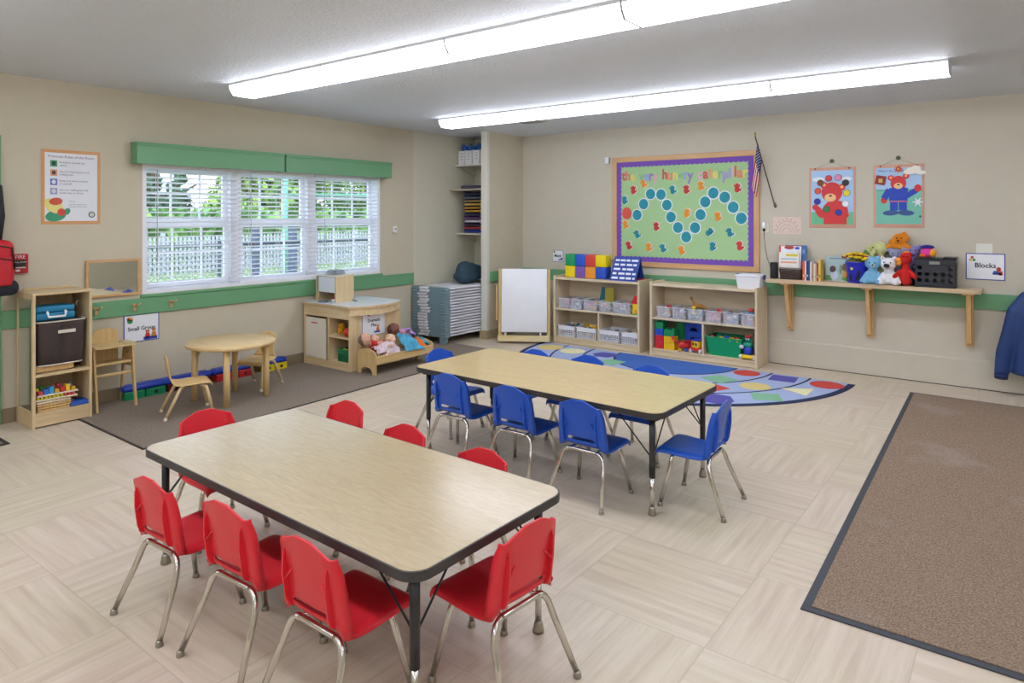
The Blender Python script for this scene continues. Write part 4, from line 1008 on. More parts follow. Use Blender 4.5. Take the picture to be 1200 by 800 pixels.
# poster: rules of the room
t = thing('rules_poster', 'orange-edged white poster of the rules of the room beside the window', 'poster', (XL + .001, 2.265, 1.836), PI / 2)
w_, h_ = .434, .608
q = MB(); q.box(-w_ / 2, w_ / 2, -.004, 0, -h_ / 2, h_ / 2, 0, .001); q.obj('border', mat('#D9A06A', .6), t)
q = MB(); q.box(-w_ / 2 + .024, w_ / 2 - .024, -.0055, -.003, -h_ / 2 + .026, h_ / 2 - .026); q.obj('paper', mat('#E6EAF0', .5), t)
GRY = mat('#6D7180', .7)
text('Primrose Rules of the Room', .0295, 0, .247, -.0062, mat('#8A6E86', .7), t)
for i, (c1, c2, l1, l2) in enumerate((('#4F9C6B', '#1F4A3A', 'Be kind to yourself and', 'others.'), ('#E0A27E', '#5A4A44', 'Use your listening ears and', 'looking eyes.'), ('#6C78C4', '#E4E8F4', 'Keep your hands and feet', 'to yourself.'), ('#9BA2BE', '#D4D8E4', 'Use your walking feet and', 'inside voice in school.'))):
    z = .19 - i * .075
    q = MB(); q.box(-.155, -.105, -.0062, -.005, z - .026, z + .026); pc = q.obj('picture', mat(c1, .6), t)
    q = MB(); q.disc(-.13, z, .015, .018, -.0068, -.006, 0, 10); q.obj('picture_detail', mat(c2, .6), pc)
    text(l1, .02, -.09, z + .011, -.0062, GRY, t, 'lettering', 'LEFT'); text(l2, .02, -.09, z - .013, -.0062, GRY, t, 'lettering', 'LEFT')
for z, s in ((-.115, 'Friends'), (-.142, 'I can be a good friend'), (-.16, 'and share with others')): text(s, .015, -.02, z, -.0062, mat('#9AA0AE', .7), t, 'lettering', 'LEFT')
for it in (('d', -.12, -.235, .075, .045, '#3F9E78', .2), ('d', -.165, -.15, .035, .06, '#E8DC84', .4), ('d', -.115, -.16, .05, .055, '#EDE08A', 0, 1), ('d', -.115, -.118, .048, .03, '#CF5A42', .1, 2), ('d', -.075, -.205, .03, .03, '#D4503C', 0, 2), ('d', -.035, -.2, .03, .022, '#3F9E78', 1.0)):
    it = list(it); y = -.0062 - (it[7] if len(it) > 7 else 0) * .0006
    q = MB(); q.disc(max(it[1], -.19 + it[3] * .98), it[2], it[3], it[4], y, y + .001, 0, 18, it[6]); q.obj('picture', mat(it[5], .6), t)
q = MB(); q.disc(.15, -.225, .026, .026, -.0062, -.005); em = q.obj('round_emblem', mat('#4A6050', .6), t)
q = MB(); q.disc(.15, -.225, .018, .018, -.0068, -.006); e2 = q.obj('emblem_ring', mat('#C9D2CC', .6), em)
# teddy posters, each hanging by a string from a pin
def hanging(label, cx, w, h, zc, art):
    t = thing('teddy_poster', label, 'poster', (cx, YB - .001, zc))
    q = MB(); q.box(-w / 2, w / 2, -.006, 0, -h / 2, h / 2, 0, .01, 2); q.obj('backing', mat('#D9A48E', .6), t)
    q = MB(); q.box(-w / 2 + .022, w / 2 - .02, -.0085, -.004, -h / 2 + .035, h / 2 - .03); q.obj('paper', mat('#A9CBEE', .5), t)
    q = MB(); q.tube([(-w / 2 + .06, -.01, h / 2 - .012), (-.002, -.02, h / 2 + .06), (w / 2 - .06, -.01, h / 2 - .012)], .0015, 6); q.obj('hanging_string', mat('#8F8470', .7), t)
    for s in (-1, 1):
        q = MB(); q.cyl((s * (w / 2 - .06), -.006, h / 2 - .012), (s * (w / 2 - .06), -.012, h / 2 - .012), .007); q.obj('grommet', mat('#54392C', .4), t)
    art(t, w, h)
    q = MB(); q.cyl((cx - .002, YB, zc + h / 2 + .066), (cx - .002, YB - .02, zc + h / 2 + .066), .022, .016, 16); q.cyl((cx - .002, YB - .02, zc + h / 2 + .066), (cx - .002, YB - .026, zc + h / 2 + .066), .008, .008, 12)
    tag(q.obj('wall_hook', mat('#5C6650', .4)), 'round dark suction hook holding the string of the ' + label.split(' poster')[0] + ' poster', 'hook')
_pk = [0]
def put(t, items, base=-.0095, name='picture'):
    for k, it in enumerate(items):
        kind, x, z, rx, rz_, c = it[:6]; rot = it[6] if len(it) > 6 else 0; lay = it[7] if len(it) > 7 else 0
        _pk[0] += 1; y = base - lay * .0009 - (_pk[0] % 12) * .00006; q = MB()
        if kind == 'd': q.disc(x, z, rx, rz_, y, y + .0013, 0, 22, rot)
        elif kind == 'b': 
            a, c_ = math.cos(rot), math.sin(rot); pts = [(x + u * a - v * c_, z + u * c_ + v * a) for u, v in ((-rx, -rz_), (rx, -rz_), (rx, rz_), (-rx, rz_))]
            q.prism(pts, 1, y, y + .0013)
        q.obj(it[8] if len(it) > 8 else name, mat(c, .6), t)
RB, DK = '#D63A3C', '#5A1E20'
def art1(t, w, h):
    put(t, [('b', .001, -.215, w / 2 - .022, .065, '#6FBF93', 0, 0), ('d', -.13, .19, .06, .025, '#EDF3FA', 0, 0), ('d', .14, .19, .045, .022, '#EDF3FA', 0, 0),
            ('d', .03, -.15, .125, .125, RB, 0, 1), ('d', .0, .055, .1, .105, RB, 0, 2), ('d', -.075, .13, .036, .034, RB, 0, 1), ('d', .095, .105, .034, .034, RB, 0, 1), ('d', -.075, .132, .016, .016, '#F0B87A', 0, 2), ('d', .095, .108, .016, .016, '#F0B87A', 0, 2),
            ('d', -.015, -.0, .056, .042, '#F0C48E', 0, 3), ('d', -.012, .018, .014, .01, '#2A1A1A', 0, 4), ('d', -.12, -.15, .035, .07, RB, .5, 3), ('d', -.16, -.1, .03, .03, RB, 0, 3), ('d', .09, -.2, .075, .035, RB, .3, 3),
            ('b', .03, -.245, .11, .03, RB, 0, 2)])
    for x, z, c in ((-.03, .2, '#D64048'), (.06, .205, '#E58AB4'), (-.11, .155, '#7A4434'), (.13, .15, '#2C2E36'), (-.135, .07, '#E0583E'), (.14, .045, '#E8D830'), (-.14, -.04, '#3B34A8'), (.13, -.065, '#E8EEF4'), (-.05, -.12, '#2E8A50'), (.065, -.155, '#2440B0')):
        put(t, [('d', x, z, .034, .034, DK if c != '#E8EEF4' else '#8A93A0', 0, 5), ('d', x, z, .030, .030, c, 0, 6)], name='colour_disc')
def art2(t, w, h):
    put(t, [('b', .001, -.11, w / 2 - .022, .165, '#79C3AE', 0, 0), ('b', .0, .058, w / 2 - .022, .008, '#5FA8A0', 0, 1),
            ('d', .0, .125, .068, .075, RB, 0, 2), ('d', -.065, .18, .028, .028, RB, 0, 1), ('d', .065, .195, .028, .028, RB, 0, 1), ('d', -.065, .182, .012, .012, '#F0B87A', 0, 2), ('d', .065, .197, .012, .012, '#F0B87A', 0, 2),
            ('d', 0, .1, .038, .03, '#F0C48E', 0, 4), ('d', 0, .112, .011, .008, '#2A1A1A', 0, 5),
            ('b', 0, .01, .08, .07, '#2547B8', 0, 3), ('d', 0, .06, .085, .03, '#2547B8', 0, 3), ('b', -.1, .02, .03, .05, '#2547B8', -.5, 3), ('d', -.125, -.04, .028, .034, RB, 0, 2), ('b', .115, .03, .055, .026, '#2547B8', .6, 3), ('d', .165, .075, .03, .036, RB, 0, 4),
            ('b', 0, -.052, .08, .006, '#D06A7A', 0, 5), ('b', -.038, -.095, .034, .045, '#2547B8', 0, 3), ('b', .038, -.095, .034, .045, '#2547B8', 0, 3), ('d', -.065, -.165, .07, .026, '#3E5C96', .05, 4), ('d', .065, -.165, .07, .026, '#3E5C96', -.05, 4),
            ('b', -.155, .16, .045, .045, '#8F2B30', -.2, 6), ('b', -.155, .155, .018, .02, '#D9B25A', 0, 7), ('d', .0, .265, .024, .024, '#C24A2C', 0, 6), ('d', .0, .265, .011, .011, '#E8A040', 0, 7), ('d', .185, -.2, .01, .01, '#2C5A58', 0, 4)])
    for k in range(8): a = k * PI / 4; put(t, [('b', .028 * math.cos(a), .265 + .028 * math.sin(a), .012, .004, '#D2722C', a, 6)])
    for k in range(3): put(t, [('b', .165, -.06, .045, .005, '#E9EEF4', k * PI / 3, 5), ('d', .165, -.06, .024, .024, '#D5E2EC', 0, 4)], name='snowflake')
    put(t, [('d', .11, .245, .045, .035, '#F1ECDF', 0, 8), ('d', .15, .26, .04, .035, '#F1ECDF', 0, 8), ('d', .08, .235, .035, .025, '#F1ECDF', 0, 8), ('d', .19, .225, .045, .02, '#F1ECDF', 0, 9)], name='cloud')
    text("What's the Weather", .03, -.05, .25, -.0105, mat('#44506A', .6), t)
hanging('red teddy poster with a ring of coloured discs, hanging from a hook', -1.575, .445, .625, 1.79, art1)
hanging('blue-coated teddy poster with a white cloud, hanging from a hook', -.972, .437, .62, 1.795, art2)

# ---------------- bulletin board
BX0, BX1, BZ0, BZ1 = -4.135, -2.31, .975, 2.33
bw, bh = BX1 - BX0, BZ1 - BZ0
bb = thing('bulletin_board', 'large green bulletin board with a scalloped purple border and wooden frame', 'bulletin board', (BX0, YB - .001, BZ0))
fw = .062
for (x0, x1, z0, z1, m) in ((0, bw, bh - fw, bh, OAKF), (0, bw, 0, fw, OAKF), (0, fw, fw, bh - fw, OAKFZ), (bw - fw, bw, fw, bh - fw, OAKFZ)):
    q = MB(); q.box(x0, x1, -.022, 0, z0, z1, 0, .004); q.obj('frame_rail', m, bb)
q = MB(); q.box(fw, bw - fw, -.010, -.004, fw, bh - fw); q.obj('backing_paper', mat('#A9CF96', .8, var=.03), bb)
PURP = mat('#7A4FB4', .7)
def scallop(L, n, dep):
    pts = [(0, 0), (L, 0)]
    for k in range(n):
        x1 = L - L * k / n
        for j in range(5): a = PI * j / 4; pts.append((x1 - L / n * (.5 - .5 * math.cos(a)), dep + .014 * math.sin(a)))
    return pts
iw, ih, dep = bw - 2 * fw, bh - 2 * fw, .052
_sc = [0]
def strip(pts, f):
    _sc[0] += 1; q = MB(); q.prism([f(p) for p in pts], 1, -.0120 - .0003 * _sc[0], -.0098); return q.obj('scalloped_border', PURP, bb)
strip(scallop(iw, 30, dep), lambda p: (fw + p[0], fw + p[1])); strip(scallop(iw, 30, dep), lambda p: (fw + p[0], bh - fw - p[1]))
strip(scallop(ih, 22, dep), lambda p: (fw + p[1], fw + p[0])); strip(scallop(ih, 22, dep), lambda p: (bw - fw - p[1], fw + p[0]))
def bp_(px, py): x, y, z = ony(px, py, YB - .012); return x - BX0, z - BZ0
LC = ['#C9706A', '#E08A7A', '#E6DE7A', '#8FBF8A', '#9DB4DA', '#9C86C6', '#E3B0C4', '#C8605A', '#E58F72', '#E6DC80', '#8FBF8A', '#A0AEDC', '#9C86C6', '#E3B0C4', '#D0655E', '#E6A07A', '#E6DE7A', '#8FBF8A', '#B2A0D8', '#9DB4DA', '#E0B8C8', '#D8655E', '#E58F72', '#EBDD72']
word = 'the very hungry caterpillar'
xa = bp_(729, 207)[0]; xb = bp_(876, 200)[0]; zt = (bp_(800, 205)[1])
wid = {'i': .5, 'l': .5, 't': .75, 'r': .8, 'g': 1, ' ': .85, 'n': 1, 'h': 1, 'u': 1}
tot = sum(wid.get(ch, .95) for ch in word); x = xa; ci = 0
for ch in word:
    ww = wid.get(ch, .95) * (xb - xa) / tot
    if ch != ' ':
        text(ch, .165, x + ww / 2, zt + (.012 if ch in 'thl' else 0) - (0.01 if ch in 'ygp' else 0), -.0135, mat(LC[ci % len(LC)], .7), bb, 'letter', wide=.86, bold=.006); ci += 1
    x += ww
TEAL, WHT = mat('#1C8FA0', .6, var=.25, vscale=30), mat('#E3EEF2', .7)
plates = [(295, 430), (333, 372), (355, 318) if 0 else (303, 372)]
pl = [(267, 432), (303, 372), (341, 316), (399, 319), (431, 377), (454, 443), (492, 501), (538, 553), (586, 502), (617, 430), (642, 360), (687, 311), (750, 334), (797, 389), (841, 450)]
for k, (u, v) in enumerate(pl):
    x, z = bp_(690 + u / 4.704, 160 + v / 4.704)
    q = MB(); q.disc(x, z, .073, .076, -.0145 - (k % 2) * .002, -.0125 - (k % 2) * .002, 0, 28); p_ = q.obj('paper_plate', WHT, bb)
    q = MB(); q.disc(x, z, .061, .064, -.0155 - (k % 2) * .002, -.014 - (k % 2) * .002, 0, 26); q.obj('painted_centre', TEAL, p_)
x, z = bp_(690 + 210 / 4.704, 160 + 423 / 4.704)
q = MB(); q.disc(x, z, .064, .075, -.0185, -.0125, 0, 28); rp = q.obj('paper_plate', mat('#DB5348', .6), bb); rp['label'] = 'red painted paper plate at the start of the chain'
hp = [('r', 245, 298, 0), ('o', 303, 262, .3), ('t', 197, 354, 0), ('t', 463, 297, .2), ('r', 537, 295, 0), ('o', 616, 275, 0), ('r', 818, 287, 0), ('o', 537, 425, -.3), ('o', 709, 444, 0), ('r', 371, 499, 0), ('o', 202, 488, .1), ('t', 268, 541, .4),
      ('r', 222, 603, .3), ('o', 329, 613, 0), ('t', 410, 618, .3), ('o', 511, 630, .2), ('t', 658, 527, -.8), ('t', 778, 532, .3), ('t', 680, 609, -.1), ('r', 832, 606, .1)]
HC = {'r': mat('#CF3F3C', .7), 'o': mat('#EE9B2E', .7), 't': mat('#1C8E9C', .7)}
for k, (c, u, v, rot) in enumerate(hp):
    x, z = bp_(690 + u / 4.704, 160 + v / 4.704); ca, sa = math.cos(-rot), math.sin(-rot)
    def hand(m, off, y, sc, nm, par):
        q = MB()
        q.disc(x + off, z - .01, .026 * sc, .03 * sc, y, y + .001, 0, 16)
        for j in range(4):
            a = -rot + (j - 1.5) * .32; fx, fz = x + off + math.sin(a) * .045 * sc, z - .008 + math.cos(a) * .045 * sc * (1 if j not in (0, 3) else .85)
            q.disc(fx, fz, .009 * sc, .02 * sc, y, y + .001, 0, 10, -a)
        q.disc(x + off + .03 * sc, z - .012, .009 * sc, .018 * sc, y, y + .001, 0, 10, -.9)
        return q.obj(nm, m, par)
    h1 = hand(mat('#DDE6EC' if c == 't' else '#EFD9D2', .7), .008, -.0128, 1.25, 'handprint_cutout', bb); hand(HC[c], 0, -.0138, 1.12, 'painted_print', h1)

# flag
t = thing('wall_flag', 'small American flag on a slanting black pole beside the bulletin board', 'flag', (-2.27, YB - .05, 1.72))
p0, p1 = Vector((.125, .02, 0)), Vector((-.045, -.10, .74))
q = MB(); q.tube([p0, p1], .006, 10); q.obj('pole', mat('#26221E', .4), t)
q = MB(); q.lathe([(.002, .05), (.012, .03), (.004, .012), (.01, 0)], tuple(p1), 12); q.obj('finial', mat('#B08A3C', .3, metal=.8), t)
q = MB(); q.cyl(p0 + Vector((0, .03, -.02)), p0 + Vector((0, -.01, .02)), .016, .012, 12); q.obj('wall_bracket', mat('#6D6A60', .4), t)
# cloth hangs from the upper part of the pole in folds
FM = []
def fpt(u, v):        # u across the stripes, v down the hanging length: gathered, so the last stripes fold back behind the first
    tri = u * 2 if u < .5 else 2 - u * 2
    base = p1 + (p0 - p1) * (.10 + .24 * tri)
    fold = math.sin(tri * 7 + v * 2) * .012 * (.3 + v) + (.03 if u > .5 else 0)
    sp = 1 + .5 * v
    return (base.x - .035 * v - .02 * v * (1 - tri) * sp - .03 * tri * v, base.y + fold + .0, base.z - v * (.40 + .05 * (1 - tri)))
NU, NV = 13, 20
for st in range(13):
    P = [[fpt((st + a / 2) / 13, k / NV) for a in range(3)] for k in range(NV + 1)]
    k0 = 8 if st < 7 else 0
    q = MB(); q.grid([r for r in P[k0:]]); q.obj('stripe', mat('#B8242F', .8) if st % 2 == 0 else mat('#E9E6E4', .8), t, solid=.0015)
P = [[fpt(a / 14 * 7 / 13, k / NV) for a in range(15)] for k in range(9)]
q = MB(); q.grid(P); cn = q.obj('canton', mat('#27335F', .8), t, solid=.0015)
q = MB()
for a in range(6):
    for k in range(5):
        c = fpt((a + .6) / 13, (k * 1.6 + .7) / NV)
        q.ball((c[0], c[1] - .002, c[2]), (.0045, .002, .0045), 0, 6)
q.obj('stars', mat('#EDEDF0', .8), cn)
# small wall things
def plug(loc, label):
    t = thing('wall_adapter', label, 'adapter', loc)
    q = MB(); q.box(-.035, .035, -.006, 0, -.06, .06, 0, .003); q.obj('outlet_plate', mat('#E2DCC6', .5), t)
    q = MB(); q.box(-.028, .012, -.05, -.006, -.01, .055, 0, .008, 2); q.obj('adapter', WHITE, t)
    q = MB(); q.box(-.02, .0, -.035, -.006, -.045, -.015, 0, .005); q.obj('plug', BLACK, t)
    return t
pg = plug((-2.25, YB - .0005, 1.475), 'white adapter with a black plug in a cream outlet beside the bulletin board')
q = MB(); pc_ = ony(905, 318, YB - .02); q.tube([(-2.26, YB - .03, 1.435), (-2.255, YB - .012, 1.3), (-2.235, YB - .01, 1.15), (-2.19, YB - .012, 1.03), (-2.13, YB - .02, .975), (-2.12, 7.47, .945)], .0025, 8); tag(q.obj('power_cord', mat('#3C3A36', .6)), 'thin dark cord running from the wall adapter down to the speaker', 'cord')
t = thing('motion_sensor', 'small white sensor box on the back wall beside the bulletin board', 'sensor', (-4.21, YB - .0005, 2.30))
q = MB(); q.box(-.03, .03, -.04, 0, -.045, .045, 0, .01, 2); q.obj('case', WHITE, t); q = MB(); q.box(.02, .034, -.03, -.005, -.03, .035); q.obj('side_plate', mat('#A9ABA8', .5), t)
t = thing('wall_thermostat', 'small white thermostat on the window wall near the alcove', 'thermostat', (XL + .0005, 5.86, 1.43), PI / 2)
q = MB(); q.box(-.028, .028, -.028, 0, -.045, .045, 0, .008, 2); q.obj('case', mat('#E9E9E6', .4), t); q = MB(); q.box(-.014, .014, -.03, -.027, .0, .02); q.obj('display', mat('#8C9A96', .3), t)
t = thing('rainbow_drawing', 'pale paper with a child rainbow outline on the wall above the shelf', 'drawing', (-2.025, YB - .0005, 1.497))
q = MB(); q.box(-.145, .145, -.0015, 0, -.092, .092); q.obj('paper', mat('#E2CDBE', .8), t)
for r_ in (.045, .075, .105):
    q = MB(); q.tube([(r_ * math.cos(PI * k / 16), -.002, -.08 + r_ * 1.2 * math.sin(PI * k / 16)) for k in range(17)], .0016, 5); q.obj('pencil_line', mat('#A78F8A', .8), t)
for k in range(9):
    a = PI * (k + .5) / 9; q = MB(); q.disc(.125 * math.cos(a), -.075 + .145 * math.sin(a), .008, .005, -.0025, -.0012, 0, 8, a); q.obj('petal_mark', mat('#9C7F84', .8), t)
t = thing('fire_alarm', 'red fire alarm pull station with white lettering on the window wall', 'fire alarm', (XL + .0005, 1.895, 1.227), PI / 2)
q = MB(); q.box(-.055, .055, -.04, 0, -.075, .075, 0, .006); q.obj('case', mat('#B81C24', .35), t)
text('FIRE', .038, 0, .052, -.0412, mat('#EDE6E6', .5), t)
q = MB(); q.box(-.036, .036, -.052, -.04, -.022, .03, 0, .004); pl_ = q.obj('pull_plate', mat('#23201F', .4), t); text('PULL DOWN', .013, 0, .012, -.0527, mat('#DDDDDD', .5), pl_)
q = MB(); q.box(-.033, .033, -.05, -.04, -.034, -.026); q.obj('handle_bar', mat('#D8D8D8', .3), t)
q = MB(); q.box(-.03, -.002, -.0415, -.04, -.06, -.045); q.obj('white_mark', mat('#E8E2E2', .5), t)
t = thing('framed_mirror', 'mirror in a thin wooden frame resting on the green band', 'mirror', (XL + .001, 2.585, 1.065), PI / 2)
w_, h_ = .44, .32
for a in ((-w_ / 2, w_ / 2, h_ / 2 - .022, h_ / 2), (-w_ / 2, w_ / 2, -h_ / 2, -h_ / 2 + .022), (-w_ / 2, -w_ / 2 + .022, -h_ / 2 + .022, h_ / 2 - .022), (w_ / 2 - .022, w_ / 2, -h_ / 2 + .022, h_ / 2 - .022)):
    q = MB(); q.box(a[0], a[1], -.024, 0, a[2], a[3], 0, .003); q.obj('frame_rail', OAKF, t)
q = MB(); q.box(-w_ / 2 + .02, w_ / 2 - .02, -.012, -.006, -h_ / 2 + .02, h_ / 2 - .02); q.obj('mirror_glass', MIRROR, t)
for y, lab in ((2.441, 'wooden double coat hook under the mirror, nearest the tall cabinet'), (2.751, 'wooden double coat hook above the Small Group sign'), (3.073, 'wooden double coat hook under the window, farthest from the cabinet')):
    t = thing('coat_hook', lab, 'coat hook', (XL + .02, y, .805), 0, 'wooden coat hooks on the green band')
    q = MB(); q.box(0, .014, -.012, .012, -.045, .02, 0, .004); q.obj('backplate', OAKFZ, t)
    for s in (-1, 1):
        q = MB(); q.tube([(.01, 0, .0), (.035, s * .02, .008), (.045, s * .035, .025)], [.007, .006, .0075], 8); q.obj('prong', OAKFZ, t)

# ---------------- wall shelf with brackets
SH = .935; t = thing('wall_shelf', 'long pale wooden wall shelf on three brackets, full of books and soft toys', 'wall shelf', (0, 0, 0))
pts = [(-2.165, YB - .0225), (-2.165, 7.33), (-.36, 7.33)] + [(-.36 + .07 * math.sin(PI / 2 * k / 5), 7.40 - .07 * math.cos(PI / 2 * k / 5)) for k in range(1, 6)] + [(-.29, YB - .0225)]
q = MB(); q.prism(pts, 2, SH - .038, SH); q.obj('board', wood('#DEC8A8', '#C9AE88', 0), t)
for bx in (-1.98, -1.215, -.39):
    q = MB(); q.box(bx - .045, bx + .045, YB - .03 + .009, YB - .0005 - .0, .385, .89, 0, .003) if False else q.box(bx - .03, bx + .03, YB - .042, YB - .0225, .385, SH - .057, 0, .003); br = q.obj('bracket_plate', PINE, t)
    q = MB(); q.prism([(YB - .042, SH - .055), (YB - .235, SH - .055), (YB - .21, SH - .10), (YB - .085, .42), (YB - .042, .40)], 0, bx - .017, bx + .017); q.obj('brace', PINE, br)
    q = MB(); q.box(bx - .045, bx + .045, YB - .245, YB - .042, SH - .056, SH - .039, 0, .003); q.obj('top_plate', PINE, br)
# things on it (bottom at SH)
def wx(px, y=7.45): return ony(px, 320, y)[0]
YS = 7.44
t = thing('speaker', 'slim black cylindrical speaker at the end of the wall shelf', 'speaker', (wx(907.5), YS, SH))
q = MB(); q.lathe([(.036, 0), (.04, .004), (.04, .165), (.037, .17)], (0, 0, 0), 24); q.obj('body', mat('#1D1F22', .6, bump=.4, bscale=400), t)
q = MB(); q.cyl((0, 0, .169), (0, 0, .172), .034, .034, 20); q.obj('top_plate', mat('#3A3D42', .3), t)
# dark basket with books in it
bxx = (wx(914) + wx(939)) / 2
t = thing('wicker_basket', 'dark woven basket holding picture books, beside the black speaker', 'basket', (bxx + .01, YS + .03, SH))
q = MB()
for k in range(9):
    z = .004 + k * .0125; sx, sy = .105 + k * .0012, .075 + k * .001
    pts = [(sx * math.copysign(abs(math.cos(a)) ** .35, math.cos(a)), sy * math.copysign(abs(math.sin(a)) ** .35, math.sin(a)) + .003 * math.sin(10 * a + k * PI), z) for a in [2 * PI * j / 40 for j in range(41)]]
    q.tube(pts, .0065, 6, caps=False)
q.box(-.1, .1, -.07, .07, 0, .006); q.obj('weave', mat('#4A3B33', .8), t)
q = MB(); q.tube([(.11 * math.copysign(abs(math.cos(a)) ** .35, math.cos(a)), .08 * math.copysign(abs(math.sin(a)) ** .35, math.sin(a)), .118) for a in [2 * PI * j / 40 for j in range(41)]], .008, 6, caps=False); q.obj('rim', mat('#8A8070', .7), t)
def book(x, y, z, w, d, h, c, label, rz=0, group=None, tilt=0, art=None, name='book'):
    t = thing(name, label, 'book', (x, y, z), rz, group)
    q = MB(); q.at((0, 0, 0), 0, tilt).box(-w / 2, w / 2, 0, .002, 0, h); q.box(-w / 2, w / 2, d - .002, d, 0, h); q.box(-w / 2, -w / 2 + .002, 0, d, 0, h); q.obj('cover', mat(c, .5), t)
    q = MB(); q.at((0, 0, 0), 0, tilt).box(-w / 2 + .002, w / 2 - .003, .002, d - .002, .003, h - .003); q.obj('pages', mat('#EDE7DA', .8), t)
    if art:
        for a in art:
            q = MB(); q.at((0, 0, 0), 0, tilt)
            if a[0] == 'b': q.box(a[1] - a[3], a[1] + a[3], -.001, .0005, a[2] - a[4], a[2] + a[4])
            else: q.disc(a[1], a[2], a[3], a[4], -.0012, .0004, 0, 16)
            q.obj('cover_art', mat(a[5], .6), t)
    return t
tl = R(-7)
book(bxx + .035, YS + .045, SH + .012, .215, .012, .345, '#3A6FB0', 'tall blue picture book at the back of the dark basket', 0, None, tl, [('d', .06, .28, .03, .03, '#7AA4D8')], 'picture_book')
book(bxx - .015, YS + .02, SH + .012, .23, .012, .34, '#D8572E', 'orange-backed picture book in the dark basket', 0, None, tl, [('b', .008, .17, .103, .165, '#E6E9F2'), ('d', -.01, .32, .05, .02, '#B5483A'), ('d', .07, .315, .025, .015, '#3A5CB8'), ('b', .03, .26, .07, .012, '#D9CC4A')], 'picture_book')
book(bxx - .02, YS - .005, SH + .012, .20, .012, .27, '#EDE8E0', 'white picture book with yellow and orange stripes at the front of the dark basket', 0, None, tl, [('b', .03, .24, .06, .012, '#E3D04A'), ('b', 0, .2, .08, .008, '#A8C6D8'), ('b', 0, .165, .08, .008, '#E6A27A'), ('b', .0, .14, .085, .008, '#F3EFE8')], 'picture_book')
# row of thin books, spines out
x = wx(942.5)
for k, (c, wd, h, lab) in enumerate((('#D9612E', .021, .195, 'orange'), ('#E7E5E0', .013, .2, 'cream'), ('#27346E', .019, .2, 'navy'), ('#2F4590', .013, .2, 'blue'), ('#DCDDD8', .015, .198, 'off-white'), ('#B59A74', .018, .18, 'tan'), ('#E8DCC8', .012, .178, 'ivory'), ('#C9B9A0', .013, .176, 'beige'), ('#9E2A3A', .014, .182, 'crimson'), ('#E2BE4E', .022, .215, 'yellow'))):
    t = thing('thin_book', '%s thin book standing spine out in the row on the wall shelf' % lab, 'book', (x + wd / 2, YS - .06, SH), 0, 'thin books on the wall shelf')
    q = MB(); q.box(-wd / 2, wd / 2, 0, .0015, 0, h); q.box(-wd / 2, -wd / 2 + .0015, .0015, .15, 0, h); q.box(wd / 2 - .0015, wd / 2, .0015, .15, 0, h); q.obj('cover', mat(c, .5), t)
    q = MB(); q.box(-wd / 2 + .0015, wd / 2 - .0015, .0016, .147, .002, h - .003); q.obj('pages', mat('#EDE7DA', .8), t)
    q = MB(); q.box(-wd * .3, wd * .3, -.0008, .0002, h * .2, h * .3) ; q.obj('spine_band', mat('#E0DCCF' if k % 2 == 0 else '#7A6A58', .6), t)
    x += wd + .0015
book(wx(979.5) - .0, YS + .07, SH + .001, .225, .014, .255, '#A7C0C2', 'large picture book with animals on a pale teal cover, facing the room', 0, None, R(-10), [('b', .0, .23, .08, .004, '#5C6E74'), ('d', -.045, .12, .03, .034, '#5A3E48'), ('d', -.03, .06, .035, .05, '#C7D6E6'), ('d', .03, .12, .014, .05, '#7CA07A'), ('d', .075, .14, .035, .045, '#7A6246'), ('d', .07, .07, .022, .045, '#E3A23C'), ('d', .1, .05, .014, .05, '#3A2A28'), ('b', -.08, .03, .03, .025, '#5C8E58'), ('d', .07, .025, .03, .02, '#58B04E')], 'picture_book')
# flower bucket
px_ = (wx(991) + wx(1017)) / 2
t = thing('flower_bucket', 'blue bucket with a painted moon scene holding yellow flowers', 'bucket', (px_ + .005, YS, SH), 0)
q = MB(); q.lathe([(.072, 0), (.078, .003), (.104, .205), (.107, .21), (.101, .21), (.076, .01)], (0, 0, 0), 28); q.obj('bucket', mat('#2A2FC4', .35), t)
def on_bucket(u, z, rx, rz_, c, nm):
    q = MB(); r_ = .0785 + (z / .205) * .0265
    pts = []
    for k in range(14):
        a = 2 * PI * k / 14; uu, zz = u + rx * math.cos(a), z + rz_ * math.sin(a); rr_ = .0793 + (zz / .205) * .0265; an = -PI / 2 + uu / .09
        pts.append((rr_ * math.cos(an), rr_ * math.sin(an), zz))
    b_ = bmesh.new(); b_.faces.new([b_.verts.new(p) for p in pts]); q._merge(b_); return q.obj(nm, mat(c, .5), t)
on_bucket(-.03, .145, .014, .014, '#D8C65A', 'moon'); on_bucket(.03, .09, .016, .04, '#14142A', 'castle'); on_bucket(.0, .05, .05, .022, '#1A1A38', 'castle'); on_bucket(-.05, .06, .012, .03, '#1A1A38', 'tree')
fl = random.Random(4)
q = MB(); q.ball((0, 0, .2), (.1, .098, .045), 0, 20); q.obj('leaves', mat('#6A6A2E', .8, bump=1, bscale=60), t)
for k in range(46):
    a = fl.uniform(0, 2 * PI); r_ = .132 * math.sqrt(fl.random()); x, y = r_ * math.cos(a), r_ * math.sin(a); z = .235 + .055 * (1 - (r_ / .135) ** 2) + fl.uniform(-.006, .008)
    c = '#E9C81E' if fl.random() < .62 else ('#8E2230' if fl.random() < .6 else '#C07A1E')
    q = MB(); q.tube([(x * .6, y * .6, .2), (x, y, z)], .002, 5)
    for j in range(6): b_ = 2 * PI * j / 6; q.ball((x + .013 * math.cos(b_), y + .013 * math.sin(b_), z + .003), (.012, .012, .011), 1, 6)
    q.ball((x, y, z + .005), .006, 2, 6); q.obj('flower', [mat('#55692E', .7), mat(c, .7), mat('#7A4A1C', .7)], t)

